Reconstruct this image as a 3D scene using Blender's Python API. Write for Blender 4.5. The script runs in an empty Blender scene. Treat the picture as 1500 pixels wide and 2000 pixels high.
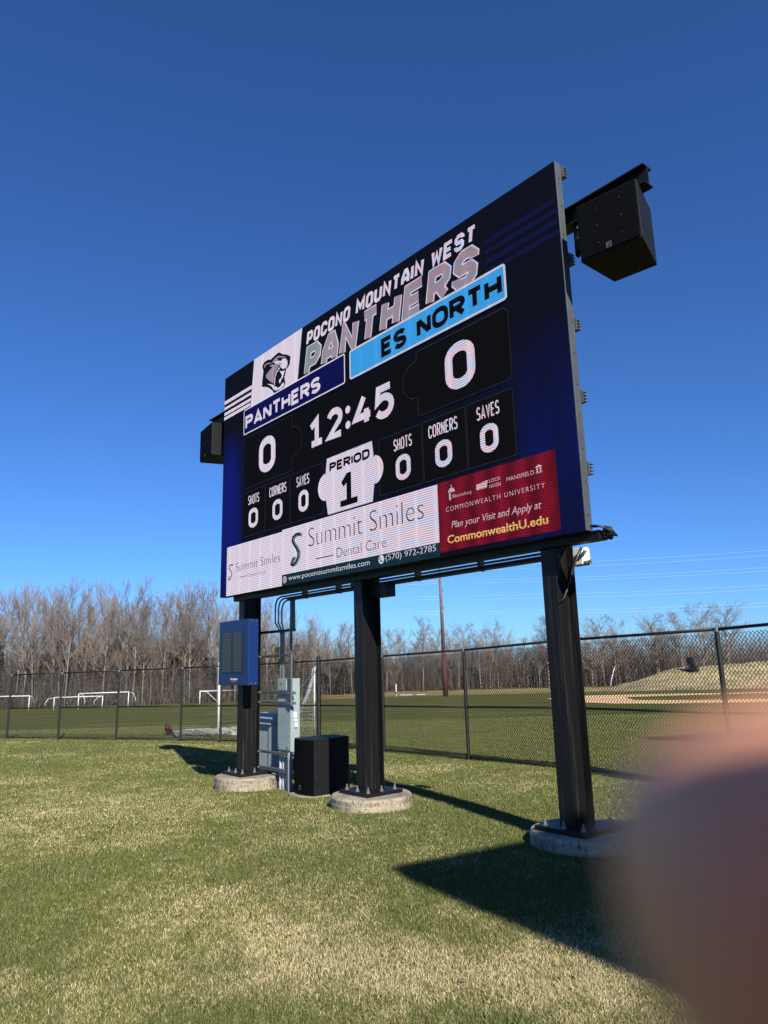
import bpy, bmesh, math, random
import numpy as np
from mathutils import Vector, Matrix

random.seed(7)
rng = np.random.default_rng(7)
S = bpy.context.scene
COL = S.collection
R = math.radians

# ------------------------------------------------------------------ camera
CAM_H = 1.75
PITCH, ROLL = 0.2131, -0.0254
fw = Vector((0, math.cos(PITCH), math.sin(PITCH)))
rt0 = Vector((1, 0, 0)); up0 = rt0.cross(fw)
rt = math.cos(ROLL) * rt0 + math.sin(ROLL) * up0
up = -math.sin(ROLL) * rt0 + math.cos(ROLL) * up0
cam_d = bpy.data.cameras.new('camera'); cam = bpy.data.objects.new('camera', cam_d); COL.objects.link(cam)
cam.matrix_world = Matrix(((rt.x, up.x, -fw.x, 0), (rt.y, up.y, -fw.y, 0), (rt.z, up.z, -fw.z, CAM_H), (0, 0, 0, 1)))
cam_d.sensor_fit = 'VERTICAL'; cam_d.sensor_height = 36.0; cam_d.lens = 36 * 1387 / 2000
cam_d.clip_start = 0.001; cam_d.clip_end = 4000
cam_d.dof.use_dof = True; cam_d.dof.focus_distance = 11.0
cam_d.dof.aperture_fstop = cam_d.lens / 3.9          # pupil of a phone lens, 3.9 mm across
S.camera = cam

# ------------------------------------------------------------------ light
# board axes: D along the board (left to right), N behind it
D = Vector((0.64833, -0.76136, 0)); N = Vector((0.76136, 0.64833, 0))
RZ = math.atan2(D.y, D.x)
B0 = Vector((-2.73657, 11.72532, 0))
SUN_A, SUN_B = 1.45, 0.53
to_sun = (SUN_A * D - SUN_B * N + Vector((0, 0, 1))).normalized()
elev = math.asin(to_sun.z); azim = math.atan2(to_sun.x, to_sun.y)
W = bpy.data.worlds.new("World"); S.world = W; W.use_nodes = True
nt = W.node_tree; nt.nodes.clear()
sky = nt.nodes.new('ShaderNodeTexSky'); sky.sky_type = 'NISHITA'; sky.sun_disc = False
sky.sun_elevation = elev; sky.sun_rotation = azim
sky.altitude = 600; sky.air_density = 1.0; sky.dust_density = 0.25; sky.ozone_density = 2.6
bg = nt.nodes.new('ShaderNodeBackground'); bg.inputs['Strength'].default_value = 0.0505
wo = nt.nodes.new('ShaderNodeOutputWorld')
tn = nt.nodes.new('ShaderNodeMixRGB'); tn.blend_type = 'MULTIPLY'; tn.inputs[0].default_value = 1.0; tn.inputs[2].default_value = (.50, .92, 1.58, 1)   # deep, very clear spring air
nt.links.new(sky.outputs[0], tn.inputs[1]); nt.links.new(tn.outputs[0], bg.inputs[0]); nt.links.new(bg.outputs[0], wo.inputs[0])
sl = bpy.data.lights.new('sun', 'SUN'); sl.energy = 4.7; sl.angle = R(0.53); sl.color = (1.0, 0.94, 0.85)
so = bpy.data.objects.new('sun', sl); COL.objects.link(so); so.location = (5, -20, 30)
so.rotation_euler = to_sun.to_track_quat('Z', 'Y').to_euler()
S.view_settings.view_transform = 'Standard'; S.view_settings.look = 'None'
S.view_settings.exposure = 0.82; S.view_settings.gamma = 1.0; S.view_settings.use_curve_mapping = False
S.cycles.use_denoising = True

# ------------------------------------------------------------------ terrain
def gz(X, Y):
    X = np.asarray(X, float); Y = np.asarray(Y, float)
    X = np.asarray(X, float); Y = np.asarray(Y, float)
    s = .029 + .008 * np.clip(-X / 50, 0, 1)
    h = np.interp(Y, [-300, 6, 7.5, 9.2, 11.3, 13.5, 15.75, 20, 27, 3000], [.12, .12, .105, .065, -.03, -.135, -.24, -.35, -.525, -.525])
    k = np.clip((X - 2.2) / 2.4, 0, 1); h = h - .125 * k * k * (3 - 2 * k) * np.clip((14.5 - Y) / 2, 0, 1)
    h = h - s * np.clip(Y - 27, 0, 108)
    return h
def gzf(x, y): return float(gz(x, y))

# value noise in numpy, used for where the lawn is dry or green
_tab = rng.random((256, 256))
def vnoise(x, y):
    xi = np.floor(x).astype(int); yi = np.floor(y).astype(int)
    fx = x - xi; fy = y - yi; fx = fx * fx * (3 - 2 * fx); fy = fy * fy * (3 - 2 * fy)
    a = _tab[xi & 255, yi & 255]; b = _tab[(xi + 1) & 255, yi & 255]
    c = _tab[xi & 255, (yi + 1) & 255]; d = _tab[(xi + 1) & 255, (yi + 1) & 255]
    return (a * (1 - fx) + b * fx) * (1 - fy) + (c * (1 - fx) + d * fx) * fy
def fbm(x, y, o=4):
    t = np.zeros_like(x); a = .5; s = 0
    for i in range(o):
        t += a * vnoise(x * 2**i + 17 * i, y * 2**i + 31 * i); s += a; a *= .55
    return t / s
def dryness(X, Y):
    n = fbm(X * .55 + 3, Y * .45 + 9, 4) * .45 + fbm(X * 2.3, Y * 1.9, 3) * .30 + fbm(X * 8.5, Y * 7.0, 3) * .25
    v = (n - .5) * 3.2 + .24
    def blob(cx, cy, rx, ry, k): return k * np.exp(-(((X - cx) / rx)**2 + ((Y - cy) / ry)**2))
    v = v + blob(-.72, 4.8, .80, .60, .85) + blob(.15, 4.25, .95, .42, .75) - blob(.75, 5.6, .7, .5, .25) - blob(-2.3, 5.0, .6, .5, .2) + blob(-1.9, 4.0, .8, .4, .3) + blob(1.1, 4.4, .8, .5, .4) + blob(-4.6, 10.2, 1.6, 1.9, .33) + blob(-2.2, 9.0, 1.3, 1.2, .12)
    v = v + blob(-2.1, 6.9, 1.0, .5, .05) - blob(.3, 7.4, 1.6, 1.4, .26) - blob(-1.5, 6.3, 1.0, .5, .14) - blob(2.0, 10.5, 1.8, 1.5, .22) - blob(-5.5, 17., 4, 3, .12)
    v = v + blob(1.4, 14.2, 1.6, .7, .3) + blob(3.6, 10.9, 1.5, .5, .2)
    return np.clip(v, 0, 1)

# ------------------------------------------------------------------ materials
def new_mat(name):
    m = bpy.data.materials.new(name); m.use_nodes = True
    return m, m.node_tree, m.node_tree.nodes['Principled BSDF']
def rgb(r, g, b):                                    # sRGB 0-255 -> linear
    f = lambda c: (c / 255 / 12.92) if c / 255 <= .04045 else ((c / 255 + .055) / 1.055)**2.4
    return (f(r), f(g), f(b), 1)
def mat(name, c, rough=.5, metal=0.0, var=.12, scale=6.0, bump=0.0, bscale=40, c2=None, spec=.5):
    m, t, p = new_mat(name)
    tc = t.nodes.new('ShaderNodeTexCoord'); n = t.nodes.new('ShaderNodeTexNoise')
    n.inputs['Scale'].default_value = scale; n.inputs['Detail'].default_value = 6; n.inputs['Roughness'].default_value = .65
    t.links.new(tc.outputs['Object'], n.inputs['Vector'])
    r = t.nodes.new('ShaderNodeValToRGB'); e = r.color_ramp.elements
    c = tuple(c[:3]); hi = tuple(min(1, x * (1 + var)) for x in c) if c2 is None else tuple(c2[:3]); lo = tuple(x * (1 - var) for x in c)
    e[0].position = .3; e[0].color = (*lo, 1); e[1].position = .7; e[1].color = (*hi, 1)
    t.links.new(n.outputs['Fac'], r.inputs[0]); t.links.new(r.outputs[0], p.inputs['Base Color'])
    p.inputs['Roughness'].default_value = rough; p.inputs['Metallic'].default_value = metal
    p.inputs['Specular IOR Level'].default_value = spec
    if bump:
        n2 = t.nodes.new('ShaderNodeTexNoise'); n2.inputs['Scale'].default_value = bscale; n2.inputs['Detail'].default_value = 8
        t.links.new(tc.outputs['Object'], n2.inputs['Vector'])
        b = t.nodes.new('ShaderNodeBump'); b.inputs['Strength'].default_value = bump; b.inputs['Distance'].default_value = .01
        t.links.new(n2.outputs['Fac'], b.inputs['Height']); t.links.new(b.outputs[0], p.inputs['Normal'])
    return m

M = {}
M['black_steel'] = mat('black_painted_steel', (.005, .005, .0056), .48, 0, .25, 5, .05, 60, spec=.35)
M['black_cab'] = mat('black_speaker_paint', (.0055, .0055, .0062), .6, 0, .2, 9, .25, 220, spec=.25)
M['black_grille'] = mat('black_speaker_grille', (.0016, .0018, .003), .8, 0, .2, 30, spec=.08)
M['cabinet'] = mat('grey_aluminium', (.10, .112, .116), .5, .5, .15, 5)
M['black_frame'] = mat('black_cabinet_paint', (.012, .012, .014), .5, 0, .2, 6)
M['blue'] = mat('blue_powder_coat', (.003, .021, .102), .38, 0, .06, 3)
M['dark_panel'] = mat('dark_display_window', (.006, .008, .011), .3, 0, .2, 20)
M['led_row'] = mat('dull_led_row', (.085, .09, .085), .5, 0, .3, 80)
M['grey_box'] = mat('grey_enclosure_paint', (.25, .30, .305), .45, 0, .1, 3)
M['galv'] = mat('galvanised_steel', (.33, .35, .36), .4, .7, .2, 18)
M['galv_dark'] = mat('dull_galvanised_steel', (.17, .185, .19), .5, .6, .2, 18)
M['pvc'] = mat('grey_conduit', (.36, .39, .40), .5, 0, .1, 6)
M['white_box'] = mat('white_junction_box', (.62, .66, .62), .45, 0, .06, 4)
M['bolt'] = mat('zinc_bolt', (.22, .22, .21), .5, .6, .2, 30)
M['screw'] = mat('dull_screw', (.09, .09, .09), .5, .5, .2, 30)
M['badge'] = mat('dim_badge_print', (.12, .12, .13), .5, 0, .05, 5)
M['fence'] = mat('black_vinyl', (.006, .006, .006), .55, 0, .2, 20)
M['white_paint'] = mat('white_goal_paint', (.78, .78, .77), .45, 0, .06, 6)
M['net'] = mat('white_net_cord', (.45, .45, .43), .8, 0, .1, 20)
M['red_bag'] = mat('dark_red_canvas', (.06, .012, .014), .8, 0, .3, 12)
M['corten'] = mat('rusted_pole_steel', (.085, .018, .014), .75, 0, .25, 1.2)
M['corten_top'] = mat('weathered_pole_steel', (.12, .085, .075), .75, 0, .2, 1.2)
M['wire'] = mat('bare_aluminium_wire', (.75, .76, .78), .4, .3, .05, 4)
M['rubber'] = mat('black_cable', (.01, .01, .011), .45, 0, .2, 20)
M['wall'] = mat('grey_block_wall', (.3, .29, .27), .8, 0, .15, 2, .2, 30)
M['dirt'] = mat('infield_clay', (.70, .44, .21), .95, 0, .12, .8, .1, 8)
M['logo'] = mat('pale_badge_print', (.5, .5, .52), .5, 0, .05, 5)
M['logo_red'] = mat('red_badge_print', (.45, .05, .06), .5, 0, .05, 5)

def concrete_mat():
    m, t, p = new_mat('weathered_concrete')
    tc = t.nodes.new('ShaderNodeTexCoord')
    n = t.nodes.new('ShaderNodeTexNoise'); n.inputs['Scale'].default_value = 3.2; n.inputs['Detail'].default_value = 9; n.inputs['Roughness'].default_value = .7
    t.links.new(tc.outputs['Object'], n.inputs['Vector'])
    r = t.nodes.new('ShaderNodeValToRGB'); e = r.color_ramp.elements
    e[0].position = .34; e[0].color = (.15, .13, .095, 1); e[1].position = .6; e[1].color = (.36, .31, .225, 1)
    t.links.new(n.outputs['Fac'], r.inputs[0])
    v = t.nodes.new('ShaderNodeTexNoise'); v.inputs['Scale'].default_value = 34; v.inputs['Detail'].default_value = 4
    mp = t.nodes.new('ShaderNodeMapping'); mp.inputs['Scale'].default_value = (1, 1, .55)
    t.links.new(tc.outputs['Object'], mp.inputs[0]); t.links.new(mp.outputs[0], v.inputs['Vector'])
    r2 = t.nodes.new('ShaderNodeValToRGB'); r2.color_ramp.elements[0].position = .36; r2.color_ramp.elements[0].color = (0, 0, 0, 1); r2.color_ramp.elements[1].position = .47
    t.links.new(v.outputs['Fac'], r2.inputs[0])
    mx = t.nodes.new('ShaderNodeMixRGB'); mx.blend_type = 'MULTIPLY'; mx.inputs[0].default_value = .55
    t.links.new(r.outputs[0], mx.inputs[1]); t.links.new(r2.outputs[0], mx.inputs[2]); t.links.new(mx.outputs[0], p.inputs['Base Color'])
    b = t.nodes.new('ShaderNodeBump'); b.inputs['Strength'].default_value = .6; b.inputs['Distance'].default_value = .012
    t.links.new(v.outputs['Fac'], b.inputs['Height']); t.links.new(b.outputs[0], p.inputs['Normal'])
    p.inputs['Roughness'].default_value = .9
    return m
M['concrete'] = concrete_mat()

def scraped_steel():
    """black web paint with long pale vertical scuffs"""
    m, t, p = new_mat('scuffed_black_steel')
    tc = t.nodes.new('ShaderNodeTexCoord'); mp = t.nodes.new('ShaderNodeMapping'); mp.inputs['Scale'].default_value = (34, 34, 1.1)
    n = t.nodes.new('ShaderNodeTexNoise'); n.inputs['Scale'].default_value = 1.0; n.inputs['Detail'].default_value = 5
    t.links.new(tc.outputs['Object'], mp.inputs[0]); t.links.new(mp.outputs[0], n.inputs['Vector'])
    r = t.nodes.new('ShaderNodeValToRGB'); e = r.color_ramp.elements
    e[0].position = .55; e[0].color = (.0052, .0052, .0058, 1); e[1].position = .78; e[1].color = (.034, .031, .028, 1)
    t.links.new(n.outputs['Fac'], r.inputs[0]); t.links.new(r.outputs[0], p.inputs['Base Color'])
    p.inputs['Roughness'].default_value = .45; p.inputs['Specular IOR Level'].default_value = .35
    return m
M['post'] = scraped_steel()

def ground_mat():
    m, t, p = new_mat('lawn_soil')
    g = t.nodes.new('ShaderNodeNewGeometry')
    sep = t.nodes.new('ShaderNodeSeparateXYZ'); t.links.new(g.outputs['Position'], sep.inputs[0])
    def noise(sc, det, vec=None, sx=1, sy=1):
        mp = t.nodes.new('ShaderNodeMapping'); mp.inputs['Scale'].default_value = (sx, sy, 0)
        t.links.new(g.outputs['Position'], mp.inputs[0])
        n = t.nodes.new('ShaderNodeTexNoise'); n.inputs['Scale'].default_value = sc; n.inputs['Detail'].default_value = det; n.inputs['Roughness'].default_value = .65
        t.links.new(mp.outputs[0], n.inputs['Vector']); return n
    a = noise(.22, 6, sx=.5, sy=1.6)
    r = t.nodes.new('ShaderNodeValToRGB'); e = r.color_ramp.elements
    e[0].position = .33; e[0].color = (.062, .080, .017, 1); e[1].position = .70; e[1].color = (.18, .162, .052, 1)
    k = r.color_ramp.elements.new(.5); k.color = (.102, .110, .023, 1)
    t.links.new(a.outputs['Fac'], r.inputs[0])
    b = noise(9, 5)
    r2 = t.nodes.new('ShaderNodeValToRGB'); r2.color_ramp.elements[0].position = .3; r2.color_ramp.elements[0].color = (.55, .55, .55, 1); r2.color_ramp.elements[1].position = .7; r2.color_ramp.elements[1].color = (1.25, 1.22, 1.1, 1)
    t.links.new(b.outputs['Fac'], r2.inputs[0])
    mx = t.nodes.new('ShaderNodeMixRGB'); mx.blend_type = 'MULTIPLY'; mx.inputs[0].default_value = 1
    t.links.new(r.outputs[0], mx.inputs[1]); t.links.new(r2.outputs[0], mx.inputs[2])
    # dry tan rough along the far edge of the fields
    mr = t.nodes.new('ShaderNodeMapRange'); mr.inputs['From Min'].default_value = 108; mr.inputs['From Max'].default_value = 134
    t.links.new(sep.outputs['Y'], mr.inputs['Value'])
    nn = noise(.15, 4); ad = t.nodes.new('ShaderNodeMath'); ad.operation = 'MULTIPLY'
    t.links.new(mr.outputs[0], ad.inputs[0]); t.links.new(nn.outputs['Fac'], ad.inputs[1])
    xr = t.nodes.new('ShaderNodeMapRange'); xr.inputs['From Min'].default_value = -22; xr.inputs['From Max'].default_value = -6
    t.links.new(sep.outputs['X'], xr.inputs['Value'])
    ad2 = t.nodes.new('ShaderNodeMath'); ad2.operation = 'MULTIPLY'; ad2.use_clamp = True
    t.links.new(ad.outputs[0], ad2.inputs[0]); t.links.new(xr.outputs[0], ad2.inputs[1])
    sc = t.nodes.new('ShaderNodeMath'); sc.operation = 'MULTIPLY'; sc.inputs[1].default_value = 1.7; sc.use_clamp = True
    t.links.new(ad2.outputs[0], sc.inputs[0])
    mx2 = t.nodes.new('ShaderNodeMixRGB'); mx2.inputs[2].default_value = (.30, .23, .11, 1)
    t.links.new(sc.outputs[0], mx2.inputs[0]); t.links.new(mx.outputs[0], mx2.inputs[1])
    t.links.new(mx2.outputs[0], p.inputs['Base Color'])
    p.inputs['Roughness'].default_value = .95; p.inputs['Specular IOR Level'].default_value = .1
    bp = t.nodes.new('ShaderNodeBump'); bp.inputs['Strength'].default_value = .8; bp.inputs['Distance'].default_value = .03
    n3 = noise(45, 6); t.links.new(n3.outputs['Fac'], bp.inputs['Height']); t.links.new(bp.outputs[0], p.inputs['Normal'])
    return m
M['ground'] = ground_mat()

def attr_mat(name, stops, attr='tone', rough=.8, trans=0.0):
    m, t, p = new_mat(name)
    a = t.nodes.new('ShaderNodeAttribute'); a.attribute_name = attr
    r = t.nodes.new('ShaderNodeValToRGB'); cr = r.color_ramp
    while len(cr.elements) < len(stops): cr.elements.new(.5)
    for e, (pos, c) in zip(cr.elements, stops): e.position = pos; e.color = (*c, 1)
    t.links.new(a.outputs['Fac'], r.inputs[0]); t.links.new(r.outputs[0], p.inputs['Base Color'])
    p.inputs['Roughness'].default_value = rough; p.inputs['Specular IOR Level'].default_value = .25
    return m
M['grass'] = attr_mat('grass_blades', [(0, (.056, .076, .019)), (.3, (.116, .138, .038)), (.5, (.205, .195, .074)), (.66, (.37, .315, .15)), (1, (.66, .55, .335))])
M['bark'] = mat('grey_bark', (.185, .16, .135), .9, 0, .35, 1.5)
M['twig'] = mat('brown_twigs', (.165, .132, .108), .9, 0, .35, .6)
M['brush'] = attr_mat('bare_brush', [(0, (.050, .040, .032)), (.5, (.135, .108, .086)), (1, (.30, .255, .215))])
M['needles'] = mat('dark_pine_needles', (.030, .036, .016), .85, 0, .5, .8)
M['hill'] = mat('dry_hill_grass', (.25, .20, .09), .95, 0, .45, .55, .9, 2.2, c2=(.46, .37, .19))

# ------------------------------------------------------------------ mesh helpers
class MB:
    def __init__(s): s.v = []; s.f = []
    def add(s, vs, fs):
        o = len(s.v); s.v += [tuple(v) for v in vs]; s.f += [tuple(i + o for i in f) for f in fs]; return s
    def box(s, x0, x1, y0, y1, z0, z1):
        return s.add([(x0, y0, z0), (x1, y0, z0), (x1, y1, z0), (x0, y1, z0), (x0, y0, z1), (x1, y0, z1), (x1, y1, z1), (x0, y1, z1)],
                     [(3, 2, 1, 0), (4, 5, 6, 7), (0, 1, 5, 4), (1, 2, 6, 5), (2, 3, 7, 6), (3, 0, 4, 7)])
    def prism(s, poly, z0, z1):                      # poly counter-clockwise in x,y
        n = len(poly)
        return s.add([(x, y, z0) for x, y in poly] + [(x, y, z1) for x, y in poly],
                     [tuple(range(n - 1, -1, -1)), tuple(range(n, 2 * n))] + [(i, (i + 1) % n, n + (i + 1) % n, n + i) for i in range(n)])
    def tube(s, pts, r, k=8, caps=True):
        pts = [Vector(p) for p in pts]; n = len(pts); rs = r if isinstance(r, (list, tuple)) else [r] * n
        vs = []; ref = None
        for i, p in enumerate(pts):
            t = (pts[min(i + 1, n - 1)] - pts[max(i - 1, 0)]).normalized()
            if ref is None:
                ref = t.orthogonal().normalized()
            a = (ref - t * ref.dot(t))
            a = a.normalized() if a.length > 1e-6 else t.orthogonal().normalized()
            ref = a; b = t.cross(a)
            for j in range(k):
                an = 2 * math.pi * j / k; vs.append(p + (a * math.cos(an) + b * math.sin(an)) * rs[i])
        fs = [(i * k + j, i * k + (j + 1) % k, (i + 1) * k + (j + 1) % k, (i + 1) * k + j) for i in range(n - 1) for j in range(k)]
        if caps: fs += [tuple(range(k - 1, -1, -1)), tuple((n - 1) * k + j for j in range(k))]
        return s.add(vs, fs)
    def cyl(s, x, y, z0, z1, r, k=24, r1=None):
        return s.tube([(x, y, z0), (x, y, z1)], [r, r if r1 is None else r1], k)
    def mesh(s, name, m, off=(0, 0, 0), smooth=False, bevel=0, seg=2):
        me = bpy.data.meshes.new(name)
        me.from_pydata([(v[0] - off[0], v[1] - off[1], v[2] - off[2]) for v in s.v], [], s.f)
        if bevel:
            bm = bmesh.new(); bm.from_mesh(me)
            bmesh.ops.bevel(bm, geom=bm.edges[:], offset=bevel, segments=seg, affect='EDGES', profile=.5, clamp_overlap=True)
            bm.to_mesh(me); bm.free()
        if smooth:
            me.shade_smooth()
        me.materials.append(m); me.update(); return me
    def build(s, name, m, parent=None, smooth=False, bevel=0, seg=2):
        off = ORG.get(parent.name, (0, 0, 0)) if parent else (0, 0, 0)
        o = bpy.data.objects.new(name, s.mesh(name, m, off, smooth, bevel, seg)); COL.objects.link(o)
        if parent:
            o.parent = parent; ORG[o.name] = off
        return o
ORG = {}
def tag(o, label=None, cat=None, group=None, kind=None):
    if label: o['label'] = label
    if cat: o['category'] = cat
    if group: o['group'] = group
    if kind: o['kind'] = kind
    return o
def thing(name, label, cat, loc=(0, 0, 0), group=None, rz=0.0):
    o = bpy.data.objects.new(name, None); COL.objects.link(o); o.location = loc; o.rotation_euler = (0, 0, rz)
    o.empty_display_size = .1; ORG[o.name] = (0, 0, 0)
    return tag(o, label, cat, group)
def bl(d, n, z): return B0 + D * d + N * n + Vector((0, 0, z))
def bthing(name, label, cat, d, n, z, group=None):
    """a thing given in board coordinates (d along the board, n behind it, z up)"""
    o = thing(name, label, cat, bl(d, n, z), group, RZ); ORG[o.name] = (d, n, z); return o
def bgz(d, n):
    p = bl(d, n, 0); return gzf(p.x, p.y)
def single(o, loc): o.location = loc; return o
def copy_tree(o, parent=None):
    c = o.copy(); COL.objects.link(c)
    if parent: c.parent = parent
    for ch in list(o.children): copy_tree(ch, c)
    return c

# ------------------------------------------------------------------ ground
def grid_obj(name, xs, ys, fn, m):
    xs = np.asarray(xs, float); ys = np.asarray(ys, float); nx, ny = len(xs), len(ys)
    X, Y = np.meshgrid(xs, ys); Z = fn(X, Y)
    v = np.stack([X, Y, Z], -1).reshape(-1, 3)
    i = np.arange(nx * ny).reshape(ny, nx)
    f = np.stack([i[:-1, :-1], i[:-1, 1:], i[1:, 1:], i[1:, :-1]], -1).reshape(-1, 4)
    me = bpy.data.meshes.new(name); me.from_pydata(v.tolist(), [], f.tolist()); me.materials.append(m); me.shade_smooth()
    o = bpy.data.objects.new(name, me); COL.objects.link(o); return o
xs = np.unique(np.concatenate([np.linspace(-1500, -120, 12), np.linspace(-120, -20, 41), np.linspace(-20, 20, 81), np.linspace(20, 120, 41), np.linspace(120, 1500, 12)]))
ys = np.unique(np.concatenate([np.linspace(-300, -10, 6), np.linspace(-10, 40, 101), np.linspace(40, 180, 71), np.linspace(180, 2500, 14)]))
tag(grid_obj('ground', xs, ys, gz, M['ground']), kind='structure')

# infield clay: an arm of dirt that forks round the grass of the diamond
def sheet(name, poly, m, lift):
    bm = bmesh.new(); vs = [bm.verts.new((x, y, 0)) for x, y in poly]; f = bm.faces.new(vs); f.normal_update()
    if f.normal.z < 0: f.normal_flip()
    bmesh.ops.triangulate(bm, faces=bm.faces[:])
    bmesh.ops.subdivide_edges(bm, edges=bm.edges[:], cuts=5, use_grid_fill=True)
    for v in bm.verts: v.co.z = gzf(v.co.x, v.co.y) + lift
    me = bpy.data.meshes.new(name); bm.to_mesh(me); bm.free(); me.materials.append(m)
    o = bpy.data.objects.new(name, me); COL.objects.link(o); return o
tag(sheet('infield_dirt', [(15.5, 72), (14.3, 57), (15.4, 50.4), (17.9, 47.7), (23.5, 45.6), (60, 36), (60, 46), (26.8, 52), (22.3, 54.3), (19.6, 58.7), (22.5, 70), (36, 73), (60, 70), (60, 78), (36, 78), (27, 83), (20, 84)], M['dirt'], .03), kind='structure')

# berm on the right
def berm(X, Y):
    ridge = np.interp(X, [0, 36, 38.5, 42.3, 47, 51, 63, 140], [0, 0, .35, 1.5, 2.75, 3.7, 4.05, 4.6]) + .25
    prof = np.exp(-((Y - 124 - .10 * (X - 40)) / 9.5)**2)
    return gz(X, Y) - .25 + ridge * prof + .9 * (fbm(X * .35, Y * .35, 4) - .5) * prof
tag(grid_obj('hill', np.linspace(33, 140, 190), np.linspace(98, 160, 100), berm, M['hill']), kind='structure')

# ------------------------------------------------------------------ screen graphics
FONT = None
def text_mesh(txt, u0, v0, u1, v1, bold=0.0, shear=0.0, spacing=1.0):
    """text fitted to a box on the board face, as (verts, faces)"""
    cu = bpy.data.curves.new('lettering', 'FONT'); cu.body = txt; cu.offset = bold; cu.shear = shear; cu.space_character = spacing
    cu.resolution_u = 4
    o = bpy.data.objects.new('lettering', cu); COL.objects.link(o)
    dg = bpy.context.evaluated_depsgraph_get(); me = bpy.data.meshes.new_from_object(o.evaluated_get(dg))
    vs = [v.co.copy() for v in me.vertices]; fs = [tuple(p.vertices) for p in me.polygons]
    bpy.data.objects.remove(o); bpy.data.curves.remove(cu); bpy.data.meshes.remove(me)
    xs = [v.x for v in vs]; ys = [v.y for v in vs]; x0, x1, y0, y1 = min(xs), max(xs), min(ys), max(ys)
    return [(u0 + (v.x - x0) / (x1 - x0) * (u1 - u0), v0 + (v.y - y0) / (y1 - y0) * (v1 - v0)) for v in vs], fs

ZB = 2.908                                            # height of the lower edge of the screen
class Flat:
    """flat lit shapes on the screen, one layer"""
    def __init__(s, layer): s.mb = MB(); s.n = -.003 * layer
    def poly(s, pts):
        bm = bmesh.new(); vs = [bm.verts.new((u, v, 0)) for u, v in pts]; bm.faces.new(vs).normal_update()
        bmesh.ops.triangulate(bm, faces=bm.faces[:])
        bm.verts.index_update(); V = [(v.co.x, s.n, ZB + v.co.y) for v in bm.verts]; F = [tuple(v.index for v in f.verts) for f in bm.faces]
        bm.free(); s.mb.add(V, F); return s
    def rect(s, u0, v0, u1, v1): return s.poly([(u0, v0), (u1, v0), (u1, v1), (u0, v1)])
    def rrect(s, u0, v0, u1, v1, r, k=5): return s.poly(rr(u0, v0, u1, v1, r, k))
    def ring(s, pts, w):
        """outline of width w just inside a convex-ish polygon"""
        n = len(pts); c = []
        for i in range(n):
            p0, p1, p2 = Vector(pts[i - 1]), Vector(pts[i]), Vector(pts[(i + 1) % n])
            a = (p1 - p0).normalized(); b = (p2 - p1).normalized()
            na = Vector((-a.y, a.x)); nb = Vector((-b.y, b.x)); m = (na + nb); m = m.normalized() if m.length > 1e-5 else na
            c.append(p1 + m * w / max(.35, m.dot(na)))
        o = len(s.mb.v); s.mb.v += [(u, s.n, ZB + v) for u, v in pts] + [(q.x, s.n, ZB + q.y) for q in c]
        s.mb.f += [(o + i, o + (i + 1) % n, o + n + (i + 1) % n, o + n + i) for i in range(n)]; return s
    def line(s, u0, v0, u1, v1, w):
        d = Vector((u1 - u0, v1 - v0)).normalized(); q = Vector((-d.y, d.x)) * w / 2
        return s.poly([(u0 + q.x, v0 + q.y), (u0 - q.x, v0 - q.y), (u1 - q.x, v1 - q.y), (u1 + q.x, v1 + q.y)])
    def stroke(s, pts, w):
        """polyline with mitred joints"""
        P = [Vector(p) for p in pts]; n = len(P); L = []; Rr = []
        closed = (P[0] - P[-1]).length < 1e-6
        if closed: P = P[:-1]; n -= 1
        for i in range(n):
            a = P[i] - P[i - 1] if (i or closed) else P[1] - P[0]
            b = P[(i + 1) % n] - P[i] if (i < n - 1 or closed) else P[-1] - P[-2]
            a = a.normalized(); b = b.normalized(); na = Vector((-a.y, a.x)); nb = Vector((-b.y, b.x))
            m = na + nb; m = m.normalized() if m.length > 1e-5 else na
            k = w / 2 / max(.45, m.dot(na)); L.append(P[i] + m * k); Rr.append(P[i] - m * k)
        o = len(s.mb.v); s.mb.v += [(q.x, s.n, ZB + q.y) for q in L] + [(q.x, s.n, ZB + q.y) for q in Rr]
        s.mb.f += [(o + i, o + n + i, o + n + (i + 1) % n, o + (i + 1) % n) for i in range(n if closed else n - 1)]; return s
    def text(s, txt, u0, v0, u1, v1, **k):
        vs, fs = text_mesh(txt, u0, v0, u1, v1, **k); s.mb.add([(u, s.n, ZB + v) for u, v in vs], fs); return s
    def build(s, name, m, parent): return s.mb.build(name, m, parent)
def arc(cx, cy, r, a0, a1, k=8): return [(cx + r * math.cos(R(a0 + (a1 - a0) * i / k)), cy + r * math.sin(R(a0 + (a1 - a0) * i / k))) for i in range(k + 1)]
def rr(u0, v0, u1, v1, r, k=5):
    return arc(u0 + r, v0 + r, r, 180, 270, k) + arc(u1 - r, v0 + r, r, 270, 360, k) + arc(u1 - r, v1 - r, r, 0, 90, k) + arc(u0 + r, v1 - r, r, 90, 180, k)

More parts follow.
